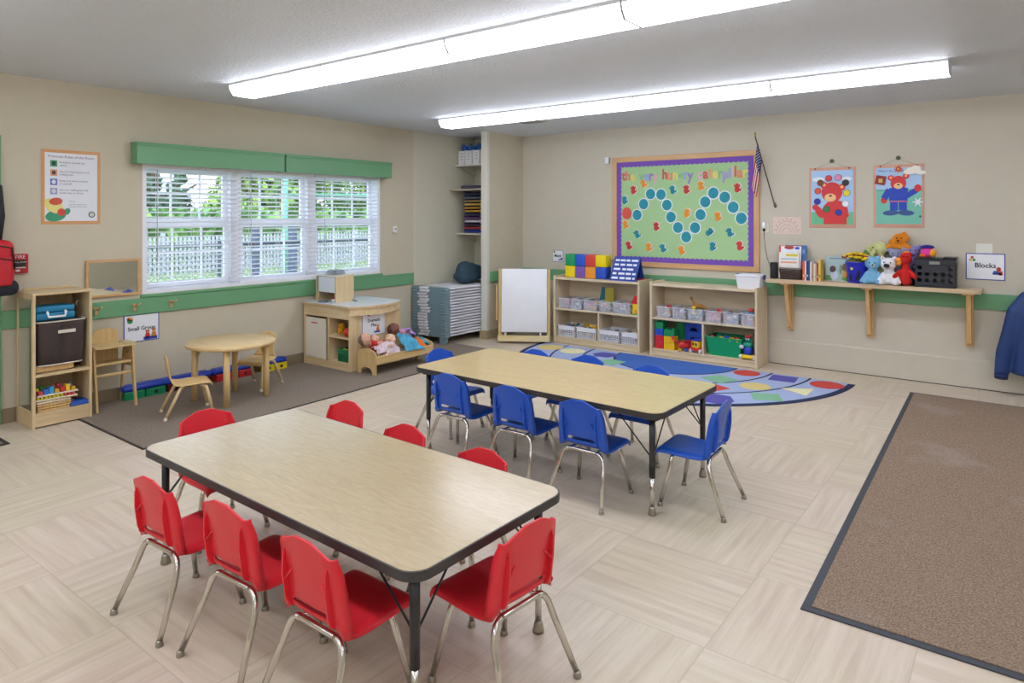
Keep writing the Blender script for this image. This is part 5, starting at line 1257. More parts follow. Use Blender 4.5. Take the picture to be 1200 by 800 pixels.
# soft toys
def limb(q, a, b_, r0, r1): q.tube([a, ((a[0] + b_[0]) / 2, (a[1] + b_[1]) / 2, (a[2] + b_[2]) / 2), b_], [r0, (r0 + r1) / 2, r1], 10); q.ball(b_, r1, 0, 10); q.ball(a, r0, 0, 10)
def plush(label, x, y, z, col, body, head, ears, extra=None, legs=True, arms=True, fuzz=.5, s=1., rz=0, armd=(.075, -.045, -.05), name='plush_toy'):
    t = thing(name, label, 'soft toy', (x, y, z), rz)
    q = MB()
    bw_, bd_, bz_ = body; hx, hy, hz, hr = head
    q.ball((0, 0, bz_), (bw_, bd_, bz_), 0, 18); q.ball((0, 0, bz_ * .6), (bw_ * 1.05, bd_ * 1.05, bz_ * .6), 0, 16)
    q.tube([(0, 0, bz_ * 1.5), (hx, hy, hz)], [bw_ * .6, hr[0] * .6], 12)
    q.ball((hx, hy, hz), hr, 0, 20)
    for sgn in (-1, 1):
        if arms: limb(q, (sgn * bw_ * .7, -.01, bz_ * 1.45), (sgn * armd[0], armd[1], bz_ * 1.45 + armd[2]), .024, .02)
        if legs: limb(q, (sgn * bw_ * .5, -.01, .024), (sgn * (bw_ * .9), -bd_ - .03, .024), .025, .023)
    for (ex, ey, ez, er) in ears: q.ball((hx + ex, hy + ey, hz + ez), er, 0, 12)
    q.M = Matrix.Identity(4)
    organic('body', q, mat(col, .9, bump=fuzz, bscale=140, var=.12, vscale=40), t, .006, 5)
    for (nm, c, pos, r_) in (extra or []):
        if nm in ('eye', 'inner_ear', 'crest'):
            for p in pos: MB().ball(p, r_, 0, 12).obj(nm, mat(c, .6), t)
            continue
        q = MB()
        for p in pos: q.ball(p, r_, 0, 12)
        q.obj(nm, mat(c, .6), t)
    t.scale = (s, s, s)
    return t
pX = lambda a, b_: (wx(a) + wx(b_)) / 2
# back row first
plush('yellow elephant soft toy with long trunk, at the back above the flower bucket', wx(1029), 7.50, SH, '#CDD192', (.075, .05, .12), (0, -.0, .345, (.078, .065, .072)), [(-.085, .0, -.02, (.04, .015, .05)), (.07, .02, 0, (.03, .015, .045))],
      [('eye', '#1E1C1A', [(-.045, -.055, .355)], .007), ('trunk', '#C9CC8C', [(-.03, -.07, .33), (-.038, -.082, .305), (-.045, -.085, .28), (-.048, -.083, .258), (-.046, -.082, .24)], .021), ('red_mouth', '#A93428', [(.0, -.065, .275), (.006, -.068, .262)], .013), ('green_bow', '#3F7E3A', [(-.115, -.02, .31), (-.1, -.03, .295)], .016)], False, True, .6)
plush('grey elephant soft toy with pink ears in the middle of the toy pile', wx(1050), 7.49, SH, '#8E93AE', (.08, .055, .1), (0, -.02, .295, (.065, .055, .055)), [(-.07, .015, .045, (.035, .014, .03)), (.07, .015, .04, (.035, .014, .035))],
      [('inner_ear', '#C98AA4', [(-.073, .0, .343), (.072, .0, .337)], .019), ('eye', '#20202A', [(-.025, -.07, .305), (.02, -.073, .305)], .006), ('trunk', '#858AA6', [(0, -.075, .275), (-.01, -.088, .25), (-.025, -.095, .228), (-.04, -.095, .212)], .02)], False, True, .6)
plush('lavender elephant soft toy, at the back beside the black crate', wx(1069), 7.51, SH, '#8A86BE', (.07, .05, .12), (-.0, -.0, .325, (.062, .05, .055)), [(-.05, .0, .045, (.022, .014, .025)), (.055, .0, .04, (.024, .014, .028))],
      [('eye', '#20202A', [(-.018, -.048, .335), (.022, -.047, .335)], .006), ('muzzle', '#7E79B2', [(0, -.048, .305)], .024)], False, False, .6)
plush('fuzzy orange soft toy perched on top of the toy pile', wx(1052), 7.52, SH + .335, '#E68A1C', (.05, .04, .03), (.01, 0, .085, (.062, .05, .055)), [(-.055, 0, -.02, (.035, .03, .028)), (.03, 0, .05, (.022, .02, .02)), (.05, 0, .02, (.02, .02, .025))],
      [('eye', '#3A2410', [(-.01, -.047, .1), (.025, -.048, .1)], .006), ('nose', '#5A3410', [(.0, -.052, .08)], .009)], False, True, 1., armd=(.08, -.03, -.02), s=1.15)
# front row
plush('pale blue teddy soft toy seated at the front edge of the wall shelf', wx(1024), 7.40, SH, '#7EB6D8', (.058, .045, .065), (0, -.005, .19, (.068, .055, .06)), [(-.04, 0, .05, (.02, .014, .02)), (.04, 0, .05, (.02, .014, .02))],
      [('eye', '#1A2230', [(-.022, -.058, .195), (.024, -.058, .195)], .006), ('muzzle', '#B9D3E0', [(.005, -.058, .17)], .019), ('nose', '#3A2A2E', [(.008, -.078, .176)], .008)], True, True, .6, armd=(.085, -.035, -.07), s=1.08)
plush('white bear soft toy with a big black nose, between the blue and red toys', wx(1043.5), 7.40, SH, '#E6E6E8', (.062, .048, .06), (-.008, -.015, .18, (.062, .052, .055)), [(-.045, .01, .045, (.02, .012, .022)), (.045, .01, .045, (.022, .012, .024))],
      [('inner_ear', '#D99CB0', [(.04, -.008, .224), (-.052, -.008, .224)], .012), ('eye', '#1A1A1E', [(-.035, -.062, .195), (.015, -.066, .195)], .006), ('muzzle', '#D8D8DA', [(-.012, -.062, .165)], .028), ('nose', '#17171A', [(-.018, -.084, .17), (-.006, -.086, .168)], .017)], True, True, .5, armd=(.075, -.05, -.06), s=1.12)
plush('bright red bird-like soft toy with an orange beak, next to the black crate', wx(1062), 7.40, SH, '#CF1F1C', (.052, .044, .085), (0, -.005, .24, (.052, .05, .052)), [(.03, 0, .045, (.022, .018, .02)), (-.0, 0, .05, (.02, .018, .018))],
      [('crest', '#EE8A1C', [(.0, -.005, .298), (.02, 0, .296), (-.012, 0, .288)], .016), ('beak', '#F09A2C', [(-.045, -.035, .215), (-.05, -.045, .235), (-.05, -.04, .2)], .021), ('eye', '#1A1414', [(.02, -.05, .262), (-.01, -.054, .265)], .006)], False, True, .7, armd=(.08, -.045, -.04), s=1.06)
q = MB(); q.ball((0, 0, .07), (.07, .055, .07), 0, 16); q.ball((.0, -.01, .17), (.055, .05, .05), 0, 16); limb(q, (-.05, -.02, .1), (-.07, -.05, .04), .025, .022)
t = thing('plush_toy', 'dark navy soft toy tucked between the red toy and the black crate', 'soft toy', (wx(1074), 7.50, SH)); organic('body', q, mat('#262A4E', .9, bump=.5, bscale=140), t, .006, 4)
q = MB(); q.ball((-.02, -.05, .18), .006, 0, 8); q.ball((.02, -.05, .18), .006, 0, 8); q.obj('eye', mat('#D8D8DC', .4), t)
# black crate with round holes
cx0, cx1 = wx(1072.5, 7.38), wx(1120, 7.38); cw = cx1 - cx0; ch_ = .285
t = thing('folding_crate', 'black plastic crate with rows of round holes at the end of the wall shelf', 'crate', ((cx0 + cx1) / 2 + .0, 7.36, SH), 0)
CRK = mat('#2A2C34', .45)
def holed(w, h, rowsz, colsx, r_, axis, pos, th=.006):
    """panel with real round holes, built cell by cell"""
    q = MB(); xs = sorted(colsx); cwid = w / len(xs); zh = h / len(rowsz)
    for i, cx2 in enumerate(xs):
        for j, cz in enumerate(rowsz):
            x0_, x1_ = -w / 2 + i * cwid, -w / 2 + (i + 1) * cwid; z0_, z1_ = j * zh, (j + 1) * zh; mx, mz = (x0_ + x1_) / 2, (z0_ + z1_) / 2
            if cz is None or (cz == 'edge' and 0 < i < len(xs) - 1):
                B = [(x0_, z0_), (x1_, z0_), (x1_, z1_), (x0_, z1_)]
                pr = [B]
            else:
                n = 16; pr = []; ring_ = [(mx + r_ * math.cos(2 * PI * k / n), mz + r_ * math.sin(2 * PI * k / n)) for k in range(n)]
                def edge(k):
                    a = 2 * PI * k / n; c_, s_ = math.cos(a), math.sin(a); f = min((cwid / 2) / max(1e-6, abs(c_)), (zh / 2) / max(1e-6, abs(s_))); return (mx + c_ * f, mz + s_ * f)
                oc = [edge(k) for k in range(n)]
                for k in range(n):
                    k2 = (k + 1) % n; poly = [ring_[k], oc[k]]
                    a, b2 = oc[k], oc[k2]
                    if abs(a[0] - b2[0]) > 1e-5 and abs(a[1] - b2[1]) > 1e-5:
                        poly.append((x1_ if max(a[0], b2[0]) > mx else x0_, z1_ if max(a[1], b2[1]) > mz else z0_))
                    pr.append(poly + [oc[k2], ring_[k2]])
            for poly in pr:
                if axis == 1: q.prism(poly, 1, pos, pos + th)
                else: q.prism(poly, 0, pos, pos + th)
    return q
q = holed(cw - .01, .175, [1, 1, 'edge'], range(5), .02, 1, 0); q.M = Matrix.Identity(4)
o = q.obj('front_panel', CRK, t); o.location = (0, 0, .035)
q = MB(); q.box(-cw / 2, cw / 2, -.004, .008, .209, .262, 0, .003); q.obj('front_band', CRK, t)
q = MB(); q.box(-cw / 2, cw / 2, -.004, .008, .012, .036, 0, .003); q.obj('front_rim', CRK, t)
q = MB(); q.box(-.045, .04, -.0055, -.003, .215, .242, 0, .002); q.obj('handle_opening', mat('#8C9084', .6), t)
q = holed(cw - .01, .175, [1, 1, 1], range(5), .02, 1, 0); o = q.obj('back_panel', CRK, t); o.location = (0, .19, .035)
q = MB(); q.box(-cw / 2, cw / 2, .188, .2, .209, .262, 0, .003); q.obj('back_band', CRK, t)
q = MB(); q.box(-cw / 2, cw / 2, .188, .2, .012, .036); q.obj('back_rim', CRK, t)
for s in (-1, 1):
    q = MB(); x0_ = s * (cw / 2 - .004)
    for k in range(7): q.box(x0_ - .004, x0_ + .004, .008 + k * .028, .02 + k * .028, .03, .25)
    q.box(x0_ - .004, x0_ + .004, .0, .195, .012, .036); q.box(x0_ - .005, x0_ + .005, .0, .195, .235, .262); q.obj('side_panel', CRK, t)
q = MB(); q.box(-cw / 2, cw / 2, 0, .195, .008, .014); q.box(-cw / 2 - .006, cw / 2 + .006, -.008, .203, 0, .009, 0, .003); q.obj('base', CRK, t)
q = MB(); q.box(-cw / 2 - .01, cw / 2 + .01, -.01, .205, .262, .272, 0, .004); q.box(.06, .17, -.012, .2, .27, .282, 0, .005); q.obj('lid', mat('#1E2026', .4), t)
# round owl-like toy on the crate
t = thing('plush_toy', 'small pink and orange round soft toy with a dark blue cap on the crate', 'soft toy', (wx(1087, 7.43) , 7.43, SH + .273))
q = MB(); q.ball((0, 0, .05), (.06, .05, .05), 0, 18); organic('body', q, mat('#E23C9C', .8), t, .006, 3)
q = MB(); q.ball((.04, -.01, .045), (.034, .042, .04), 0, 14); q.obj('side_patch', mat('#F0A02A', .8), t)
q = MB(); q.ball((-.035, -.03, .02), (.028, .025, .02), 0, 12); q.obj('foot', mat('#E8662A', .8), t)
q = MB(); q.ball((0, 0, .1), (.055, .045, .02), 0, 18); q.box(-.065, .05, -.045, .04, .093, .102, 0, .004); q.obj('cap', mat('#2B2A90', .8), t)

# ---------------- tall cabinet by the left wall
cx0, cx1, cy0, cy1, CH = -6.235, -5.895, 1.87, 2.275, 1.0
t = thing('toy_cabinet', 'tall narrow wooden cabinet with a mirrored side, holding a brown fabric bin', 'cabinet', (cx0, cy0, 0))
D, L = cx1 - cx0, cy1 - cy0; T = .02
BX_ = wood('#DDC79E', '#CBB083', 2); BXY = wood('#DDC79E', '#CBB083', 1)
# mirrored side (faces -y)
for (x0_, x1_, z0_, z1_) in ((0, .02, 0, CH), (D - .035, D, 0, CH), (.02, D - .035, 0, .13), (.02, D - .035, CH - .03, CH)):
    q = MB(); q.box(x0_, x1_, 0, T, z0_, z1_, 0, .002); q.obj('side_rail', BX_, t)
q = MB(); q.box(.018, D - .033, .006, .012, .125, CH - .028); q.obj('mirror_panel', MIRROR, t)
q = MB(); q.box(0, D, L - T, L, 0, CH, 0, .003); q.obj('side_panel', BX_, t)
q = MB(); q.box(0, D, 0, L, CH, CH + .018, 0, .003); q.obj('top_board', BXY, t)
q = MB(); q.box(.0, .02, .04, L, CH + .018, CH + .035, 0, .003); q.obj('rear_lip', BXY, t)
q = MB(); q.box(0, .01, T, L - T, .03, CH); q.obj('back_panel', BX_, t)
for z in (.115, .405):
    q = MB(); q.box(.01, D - .004, T, L - T, z - .02, z); q.obj('shelf_board', BXY, t)
q = MB(); q.box(D - .03, D - .008, T, L - T, .012, .094); q.obj('plinth', BXY, t)
q = MB(); q.tube([(.2, L - T - .004, .93), (.2, L - T - .035, .925), (.2, L - T - .045, .9), (.2, L - T - .035, .88), (.2, L - T - .02, .89)], .004, 8); q.obj('hook', CHROME, t)
def cab(dx, dy, z): return (cx0 + dx, cy0 + dy, z)
# wooden puzzle box, fabric bin, blue case
t = thing('puzzle_box', 'shallow light wooden box under the brown fabric bin', 'box', cab(.05, .03, .406))
q = MB(); q.box(0, .24, 0, .27, 0, .006); q.box(.232, .24, 0, .27, 0, .05); q.box(0, .008, 0, .27, 0, .05); q.box(0, .24, 0, .008, 0, .05); q.box(0, .24, .262, .27, 0, .05); q.obj('tray', PINE, t)
t = thing('fabric_bin', 'dark brown fabric bin with a cream label strip in the tall cabinet', 'bin', cab(.18, .202, .457))
BRN, CRMT = mat('#453A38', .9, bump=.2, bscale=200), mat('#D8D2C2', .8)
q = MB(); rows_ = []
for (z, sx, sy) in ((0, .135, .155), (.1, .14, .163), (.3, .145, .17), (.335, .147, .173)):
    rows_.append([(sx * math.copysign(abs(math.cos(a)) ** .3, math.cos(a)), sy * math.copysign(abs(math.sin(a)) ** .3, math.sin(a)), z) for a in [2 * PI * j / 48 for j in range(49)]])
q.grid(rows_); q.box(-.12, .12, -.14, .14, .001, .004); q.obj('body', BRN, t, solid=.003)
for z, sx, sy in ((.334, .149, .175), (.004, .136, .157)):
    q = MB(); q.tube([(sx * math.copysign(abs(math.cos(a)) ** .3, math.cos(a)), sy * math.copysign(abs(math.sin(a)) ** .3, math.sin(a)), z) for a in [2 * PI * j / 48 for j in range(49)]], .005, 6, caps=False); q.obj('piping', CRMT, t)
q = MB(); q.box(.143, .149, -.03, .09, .24, .265, 0, .001); q.obj('label_strip', CRMT, t)
t = thing('toy_case', 'teal blue plastic case with a white handle on top of the brown fabric bin', 'case', cab(.2, .17, .797))
TB_ = mat('#1F7FA8', .35)
q = MB(); q.box(-.09, .09, -.135, .135, 0, .062, 0, .014, 2); q.obj('lower_shell', TB_, t); q = MB(); q.box(-.088, .088, -.133, .133, .063, .112, 0, .014, 2); q.obj('upper_shell', TB_, t)
q = MB(); q.tube([(.09, -.06, .07), (.105, -.062, .065), (.11, -.055, .03), (.11, .055, .03), (.105, .062, .065), (.09, .06, .07)], .009, 10); q.obj('handle', WHITE, t)
# thin supports: bin top carries the case; a board across
q = MB(); q.box(-.12, .12, -.15, .15, 0, .006); tag(q.obj('bin_lid', BRN, None, cab(.18, .202, .790)), 'flat dark lid lying inside the rim of the brown fabric bin', 'lid')
# puzzles
z = .116; rr = random.Random(6)
for k, (nm, lab) in enumerate((('wood', 'lowest'), ('wood', 'second from the bottom'), ('wood', 'third from the bottom'), ('yellow', 'fourth from the bottom'), ('yellow', 'second from the top'), ('mixed', 'topmost'))):
    th = .012; ang = rr.uniform(-.05, .05); gap = 0 if k < 4 else .035 if k == 4 else .045
    tz = z + (gap if k >= 4 else 0)
    t = thing('wooden_puzzle', 'wooden tray puzzle, %s in the pile of the tall cabinet' % lab, 'puzzle', (cx0 + .18, cy0 + .165, z), ang, 'tray puzzles in the tall cabinet')
    q = MB(); q.box(-.13, .135, -.13, .15 if k >= 4 else .1, 0, th, 0, .002); q.obj('tray', PINE if k < 3 else wood('#E6DCC4', '#D2C3A0', 1), t)
    cc = ['#C9972E', '#B8742A', '#D0A43A', '#E2CE2A', '#D84A50', '#C43A30', '#3C8A4A', '#2D6DB8', '#E9B92B', '#7A2A5A', '#3D9ACF']
    for j in range(10 if k < 5 else 14):
        y = -.12 + (j % (10 if k < 5 else 7)) * (.024 if k < 4 else .026 if k < 5 else .037); q = MB()
        c = cc[j % 4] if k < 4 else (cc[3] if j < 7 else cc[4]) if k == 4 else cc[(j * 3 + 4) % 11]
        hh = .006 if k < 4 else .02 if k == 4 else .028 + .012 * (j % 3)
        q.box(.08 - (j // 7) * .07 * (k == 5), .128 - (j // 7) * .07 * (k == 5), y, y + (.018 if k < 5 else .03), th - .001, th + hh, 0, .003); q.obj('puzzle_piece', mat(c, .5), t)
    z += th + (.0075 if k < 3 else .0075 if k == 3 else .022)
q = MB(); q.box(-.06, .06, -.07, .07, 0, .018, 0, .004); q.box(-.055, .055, -.065, .065, .018, .03, 0, .004); tag(q.obj('blue_tray', mat('#2458B8', .45), None, cab(.265, .325, .116)), 'small blue plastic tray beside the puzzles', 'tray')

# ---------------- doll high chair
t = thing('doll_high_chair', 'birch wooden doll high chair beside the tall cabinet', 'high chair', (-6.085, 2.485, 0), R(0))
q = MB()
def hside(y):     # side panel seen from y, profile in x,z with splayed legs and cut-outs
    q = MB(); q.prism([(-.17, 0), (-.145, 0), (-.075, .33), (.045, .33), (.115, 0), (.14, 0), (.07, .52), (-.10, .52)], 1, y - .008, y + .008); q.obj('side_frame', BIRCH, t)
hside(-.15); hside(.15)
q = MB(); q.box(-.09, .06, -.142, .142, .365, .38, 0, .003); q.obj('seat', BIRCHX, t)
q = MB(); q.prism([(-.10, .38), (-.10, .60), (-.08, .635), (-.04, .65), (.04, .65), (.08, .635), (.10, .60), (.10, .38)], 0, -.105, -.092); q.obj('backrest', BIRCH, t)
q = MB(); q.prism([(-.09, -.16), (.13, -.165), (.15, -.12), (.15, .12), (.13, .165), (-.09, .16)], 2, .52, .534); q.obj('tray', wood('#E2C896', '#D0B078', 0), t)
q = MB(); q.tube([(.03, .06, .534), (.035, .06, .55), (.1, .06, .552), (.115, .06, .536)], .004, 8); q.obj('tray_clip', CHROME, t)
for z, x in ((.275, .052), (.365, .05)):
    q = MB(); q.box(x + .0, x + .014, -.142, .142, z, z + .022, 0, .003); q.obj('crossbar', BIRCHX, t)
for s in (-1, 1):
    q = MB(); q.cyl((-.01, s * .1415 , .455), (-.01, s * .1595, .455), .024, seg=16); q.obj('round_cutout', mat('#B9A78A', .7), t)

# ---------------- round table and small wooden chairs
HT = wood('#E3C690', '#CFAE74', 2); HTX = wood('#E6CD9C', '#D6B681', 0)
t = thing('round_table', 'small round wooden table on the grey-brown carpet', 'table', (-5.52, 3.235, 0), R(8))
q = MB(); q.lathe([(.35, .48), (.365, .485), (.367, .505), (.36, .512), (0.001, .513)], (0, 0, 0), 48); q.obj('tabletop', HTX, t)
q = MB(); q.lathe([(.24, .455), (.24, .481), (.22, .481), (.22, .455)], (0, 0, 0), 32); q.obj('apron', HTX, t)
for k in range(4):
    a = R(45 + 90 * k); x, y = .29 * math.cos(a), .29 * math.sin(a); q = MB(); q.cyl((x, y, 0), (x, y, .487), .027, .027, 16); lg = q.obj('leg', HT, t)
    q = MB(); nx, ny = -math.sin(a), math.cos(a)
    for s in (-1, 1): q.prism([(0.02, .487), (.1, .487), (.055, .462), (.03, .42), (.02, .39)], 1, -.012, .012) if False else None
    q.tube([(x * .93, y * .93, .40), (x * .85, y * .85, .45), (x * .70, y * .70, .482)], [.012, .014, .016], 8); q.obj('corner_brace', HT, lg)
def kid_chair(label, loc, rz):
    t = thing('wooden_chair', label, 'chair', loc, rz, 'bentwood chairs at the round table')
    SEATW = wood('#E8C98E', '#D9B274', 1)
    prof = [(.15, .232), (.155, .25), (.145, .262), (.10, .268), (0, .26), (-.09, .258), (-.125, .272), (-.142, .31), (-.15, .36), (-.158, .42), (-.165, .48), (-.17, .5)]
    P = []
    for i, (y, z) in enumerate(prof):
        hw = .14 if i < 6 else [.13, .085, .075, .105, .105, .06][i - 6]
        P.append([(hw * c, y - (.012 * (1 - c * c) if i > 7 else 0), z - (.0 if i < 11 else 0) - (abs(c) ** 3 * .014 if i >= 10 else 0)) for c in (-1, -.85, -.5, 0, .5, .85, 1)])
    q = MB(); q.grid(P[:7]); q.obj('seat', SEATW, t, solid=.01, sub=1)
    q = MB(); q.grid(P[6:]); q.obj('backrest', SEATW, t, solid=.01, sub=1)
    LG = wood('#E6CDA0', '#CDAE7C', 2)
    for s in (-1, 1):
        for (yt, yf) in ((.11, .16), (-.08, -.19)):
            q = MB(); q.tube([(s * .10, yt * .6, .25), (s * .125, yt, .235), (s * .135, yt + (yf - yt) * .3, .17), (s * .145, yf, .012)], [.011, .013, .013, .0115], 10); lg = q.obj('leg', LG, t)
            q = MB(); q.cyl((s * .145, yf, 0), (s * .1445, yf - (yf - yt) * .07, .03), .0135, .013, 12); o = q.obj('foot_cap', mat('#D9CDB4', .5), lg)
    return t
kid_chair('small bentwood chair standing on the window side end nearest the tall cabinet, seen side-on', (-5.38, 2.79, 0), R(-20))
bpy.data.objects['wooden_chair']['label'] = 'small bentwood chair in front of the round table, seen side-on'
kid_chair('small bentwood chair behind the round table, its rounded back to the window wall', (-5.70, 3.60, 0), R(-155))

# ---------------- soft building bench along the wall
cx_b = XL + .018
LB = mat('#2444B8', .4)
for (ya, yb_, lab) in ((2.62, 3.42, 'long blue plank of the toy beam, end nearest the high chair'), (3.43, 3.86, 'blue plank of the toy beam behind the small round table'), (3.87, 4.24, 'blue plank of the toy beam, end nearest the play kitchen')):
    q = MB(); q.box(0.0, .10, ya, yb_, .075, .125, 0, .02, 2); q.box(.01, .09, ya + .03, yb_ - .03, .124, .128); tag(q.obj('beam_plank', LB, None, (XL + .02, 0, 0)), lab, 'toy beam', 'blue planks of the low toy beam')
for (ya, yb_, c, lab) in ((2.63, 2.80, '#128A5A', 'green perforated block under the beam, nearest the high chair'), (2.81, 2.98, '#128A5A', 'second green perforated block under the beam'), (3.46, 3.68, '#C9202C', 'red perforated block under the middle of the beam'), (3.69, 3.84, '#B81D28', 'darker red perforated block beside the other red one'), (3.97, 4.09, '#E5CC1C', 'yellow perforated block under the far end of the beam'), (4.10, 4.24, '#EAD21E', 'last yellow perforated block, nearest the play kitchen'), (3.0, 3.15, '#5A1A22', 'dark maroon block in the shade under the beam')):
    t = thing('perforated_block', lab, 'toy block', (XL + .02, 0, 0), 0, 'blocks carrying the toy beam')
    q = MB(); q.box(.0, .10, ya, yb_, 0, .074, 0, .006); q.obj('block', mat(c, .4), t)
    q = MB(); q.cyl((.098, (ya + yb_) / 2, .04), (.1015, (ya + yb_) / 2, .04), .016, seg=14); q.obj('hole', BLACK, t)

# ---------------- doll bed with dolls
bx0, bx1, by0, by1 = -5.41, -5.14, 4.55, 5.38
t = thing('doll_bed', 'small wooden doll bed on short arched feet beside the play kitchen', 'doll bed', ((bx0 + bx1) / 2, (by0 + by1) / 2, 0))
W_, L_ = bx1 - bx0, by1 - by0
def bed_end(y, h):
    hw = W_ / 2
    pts = [(-hw, 0), (-hw + .045, 0), (-hw + .055, .045), (-hw + .085, .07), (0, .078), (hw - .085, .07), (hw - .055, .045), (hw - .045, 0), (hw, 0), (hw, h - .05), (hw - .02, h - .025), (hw - .07, h - .01), (0, h), (-hw + .07, h - .01), (-hw + .02, h - .025), (-hw, h - .05)]
    q = MB(); q.prism(pts, 1, y - .009, y + .009); return q.obj('end_board', BIRCH, t)
bed_end(-L_ / 2 + .009, .265); bed_end(L_ / 2 - .009, .25)
for s in (-1, 1):
    q = MB(); q.box(s * (W_ / 2 - .008) - .007, s * (W_ / 2 - .008) + .007, -L_ / 2 + .018, L_ / 2 - .018, .11, .195, 0, .003); q.obj('side_board', wood('#E0C48E', '#CBA86C', 1), t)
q = MB(); q.box(-W_ / 2 + .016, W_ / 2 - .016, -L_ / 2 + .02, L_ / 2 - .02, .115, .13); q.obj('base_board', BIRCHX, t)
q = MB(); q.box(-W_ / 2 + .018, W_ / 2 - .018, -L_ / 2 + .022, L_ / 2 - .022, .131, .165, 0, .01, 2); tag(q.obj('doll_mattress', mat('#D9D2D4', .9), None, ((bx0 + bx1) / 2, (by0 + by1) / 2, 0)), 'thin pale mattress lying in the doll bed', 'mattress')
def doll(label, head, hr, dirn, skin, hair, cloth, length=.2, tilt=.35):
    """head centre, lying body running along dirn; one continuous skin, clothing as its child"""
    t = thing('baby_doll', label, 'doll', head)
    d = Vector(dirn).normalized(); side = d.cross(Vector((0, 0, 1))).normalized(); up = side.cross(d).normalized()
    V = lambda a, b_, c: tuple(d * a + side * b_ + up * c)
    q = MB(); q.ball((0, 0, 0), (hr, hr, hr * 1.06), 0, 20)
    q.tube([V(hr * .5, 0, -.005), V(hr + .015, 0, -.012)], [.02, .022], 10)
    q.tube([V(hr, 0, -.015), V(hr + .05, 0, -.01), V(hr + .11, 0, -.015), V(hr + length * .72, 0, -.02)], [.022, .042, .045, .035], 12)
    for s in (-1, 1):
        q.tube([V(hr + .025, s * .035, -.005), V(hr + .06, s * .062, .02), V(hr + .09, s * .045, .045)], [.017, .015, .012], 8); q.ball(V(hr + .098, s * .04, .05), .014, 0, 8)
        for f in range(3): q.ball(V(hr + .11, s * (.034 + f * .007), .053), .005, 0, 6)
        q.tube([V(hr + length * .65, s * .025, -.02), V(hr + length * .85, s * .045, -.005), V(hr + length, s * .04, -.02)], [.022, .019, .014], 8); q.ball(V(hr + length, s * .04, -.01), .015, 0, 8)
        q.ball((Vector((0, 0, 0)) + side * s * hr * .98 - up * .002), (hr * .18,) * 3, 0, 8)
    # the face looks up and back toward the room
    fdir = (up * .75 + d * .15 + Vector((.55, -.35, 0))).normalized(); fr_ = fdir.cross(d).normalized(); fd = fdir.cross(fr_).normalized()
    if fd.dot(d) < 0: fd = -fd
    F = lambda a, b_, r_: tuple(fdir * (r_ * math.sqrt(max(0, 1 - a * a - b_ * b_))) + fr_ * a * r_ + fd * b_ * r_)
    q.ball(F(0, .12, hr * 1.02), hr * .14, 0, 8); q.ball(F(.35, .3, hr * .9), hr * .25, 0, 8); q.ball(F(-.35, .3, hr * .9), hr * .25, 0, 8)
    organic('body', q, mat(skin, .5, var=.05), t, .005, 2)
    for s in (-1, 1):
        q = MB(); q.ball(F(s * .36, -.12, hr * .99), (.0045, .0045, .0045), 0, 8); q.obj('eye', mat('#2A1C18', .3), t)
    q = MB(); q.ball(F(0, .45, hr * 1.0), (.009, .006, .004), 0, 8); q.obj('mouth', mat('#B5504A', .5), t)
    q = MB(); q.ball(tuple(-d * hr * .10 - fdir * hr * .20), (hr * .98, hr * .98, hr * 1.02), 0, 18); q.obj('hair', mat(hair, .8), t)
    q = MB(); q.tube([V(hr + .012, 0, -.015), V(hr + .05, 0, -.008), V(hr + .11, 0, -.013), V(hr + length * .78, 0, -.02)], [.03, .05, .054, .05], 14)
    for s in (-1, 1): q.tube([V(hr + .025, s * .036, -.004), V(hr + .058, s * .062, .018)], [.024, .022], 8)
    o = organic('romper', q, mat(cloth, .85, var=.5, vscale=26), t, .006, 2)
    return t
BZ = .125
doll('baby doll in a red romper, propped at the head of the doll bed', (-5.335, 4.585, .345), .06, (.2, .8, -.5), '#D9A98C', '#7A6652', '#C62D30')
doll('smaller pale baby doll with red clothes, second along the doll bed', (-5.365, 4.74, .315), .05, (.45, .7, -.5), '#E3B79C', '#A08A72', '#CF4A4A', .15)
doll('pale baby doll in a white and pink dress, in the middle of the doll bed', (-5.26, 4.86, .315), .054, (.35, -.75, -.5), '#E6BFA2', '#D8C29A', '#EAD3DA', .18)
doll('brown-skinned baby doll at the back, wrapped in the blue blanket', (-5.36, 5.0, .395), .06, (.2, .85, -.45), '#7A4A3A', '#4E342B', '#D49AB8', .2)
def blanket(label, pts, m, name='doll_blanket', loc=(0, 0, 0), seed=0, nu=14, nv=14):
    """draped cloth: four corners and a bulge, with folds"""
    r_ = random.Random(seed); A, B, C, D_ = [Vector(p) for p in pts]; P = []
    ph = r_.uniform(0, 6)
    for i in range(nu + 1):
        u = i / nu; row = []
        for j in range(nv + 1):
            v = j / nv; p = (A * (1 - u) + B * u) * (1 - v) + (D_ * (1 - u) + C * u) * v
            bulge = .055 * math.sin(PI * u) ** .7 * math.sin(PI * v) ** .7 if 0 < u < 1 and 0 < v < 1 else 0
            f = .009 * math.sin(u * 17 + ph + v * 4) + .006 * math.sin(v * 15 - u * 6 + ph)
            row.append((p.x + f * .4, p.y + f * .5, max(.17, p.z + .065 + bulge + f)))
        P.append(row)
    q = MB(); q.grid(P); o = q.obj(name, m, None, None, 0, .006, 1); return tag(o, label, 'blanket')
blanket('light blue patterned blanket over the brown-skinned doll', [(-5.36, 5.03, .30), (-5.125, 4.95, .13), (-5.115, 5.24, .10), (-5.36, 5.25, .20)], mat('#4FA6C8', .9, var=.55, vscale=34), seed=1)
blanket('orange cloth lying behind the blue blanket', [(-5.37, 5.22, .19), (-5.17, 5.20, .15), (-5.13, 5.31, .10), (-5.36, 5.33, .15)], mat('#E8702A', .9), seed=2)
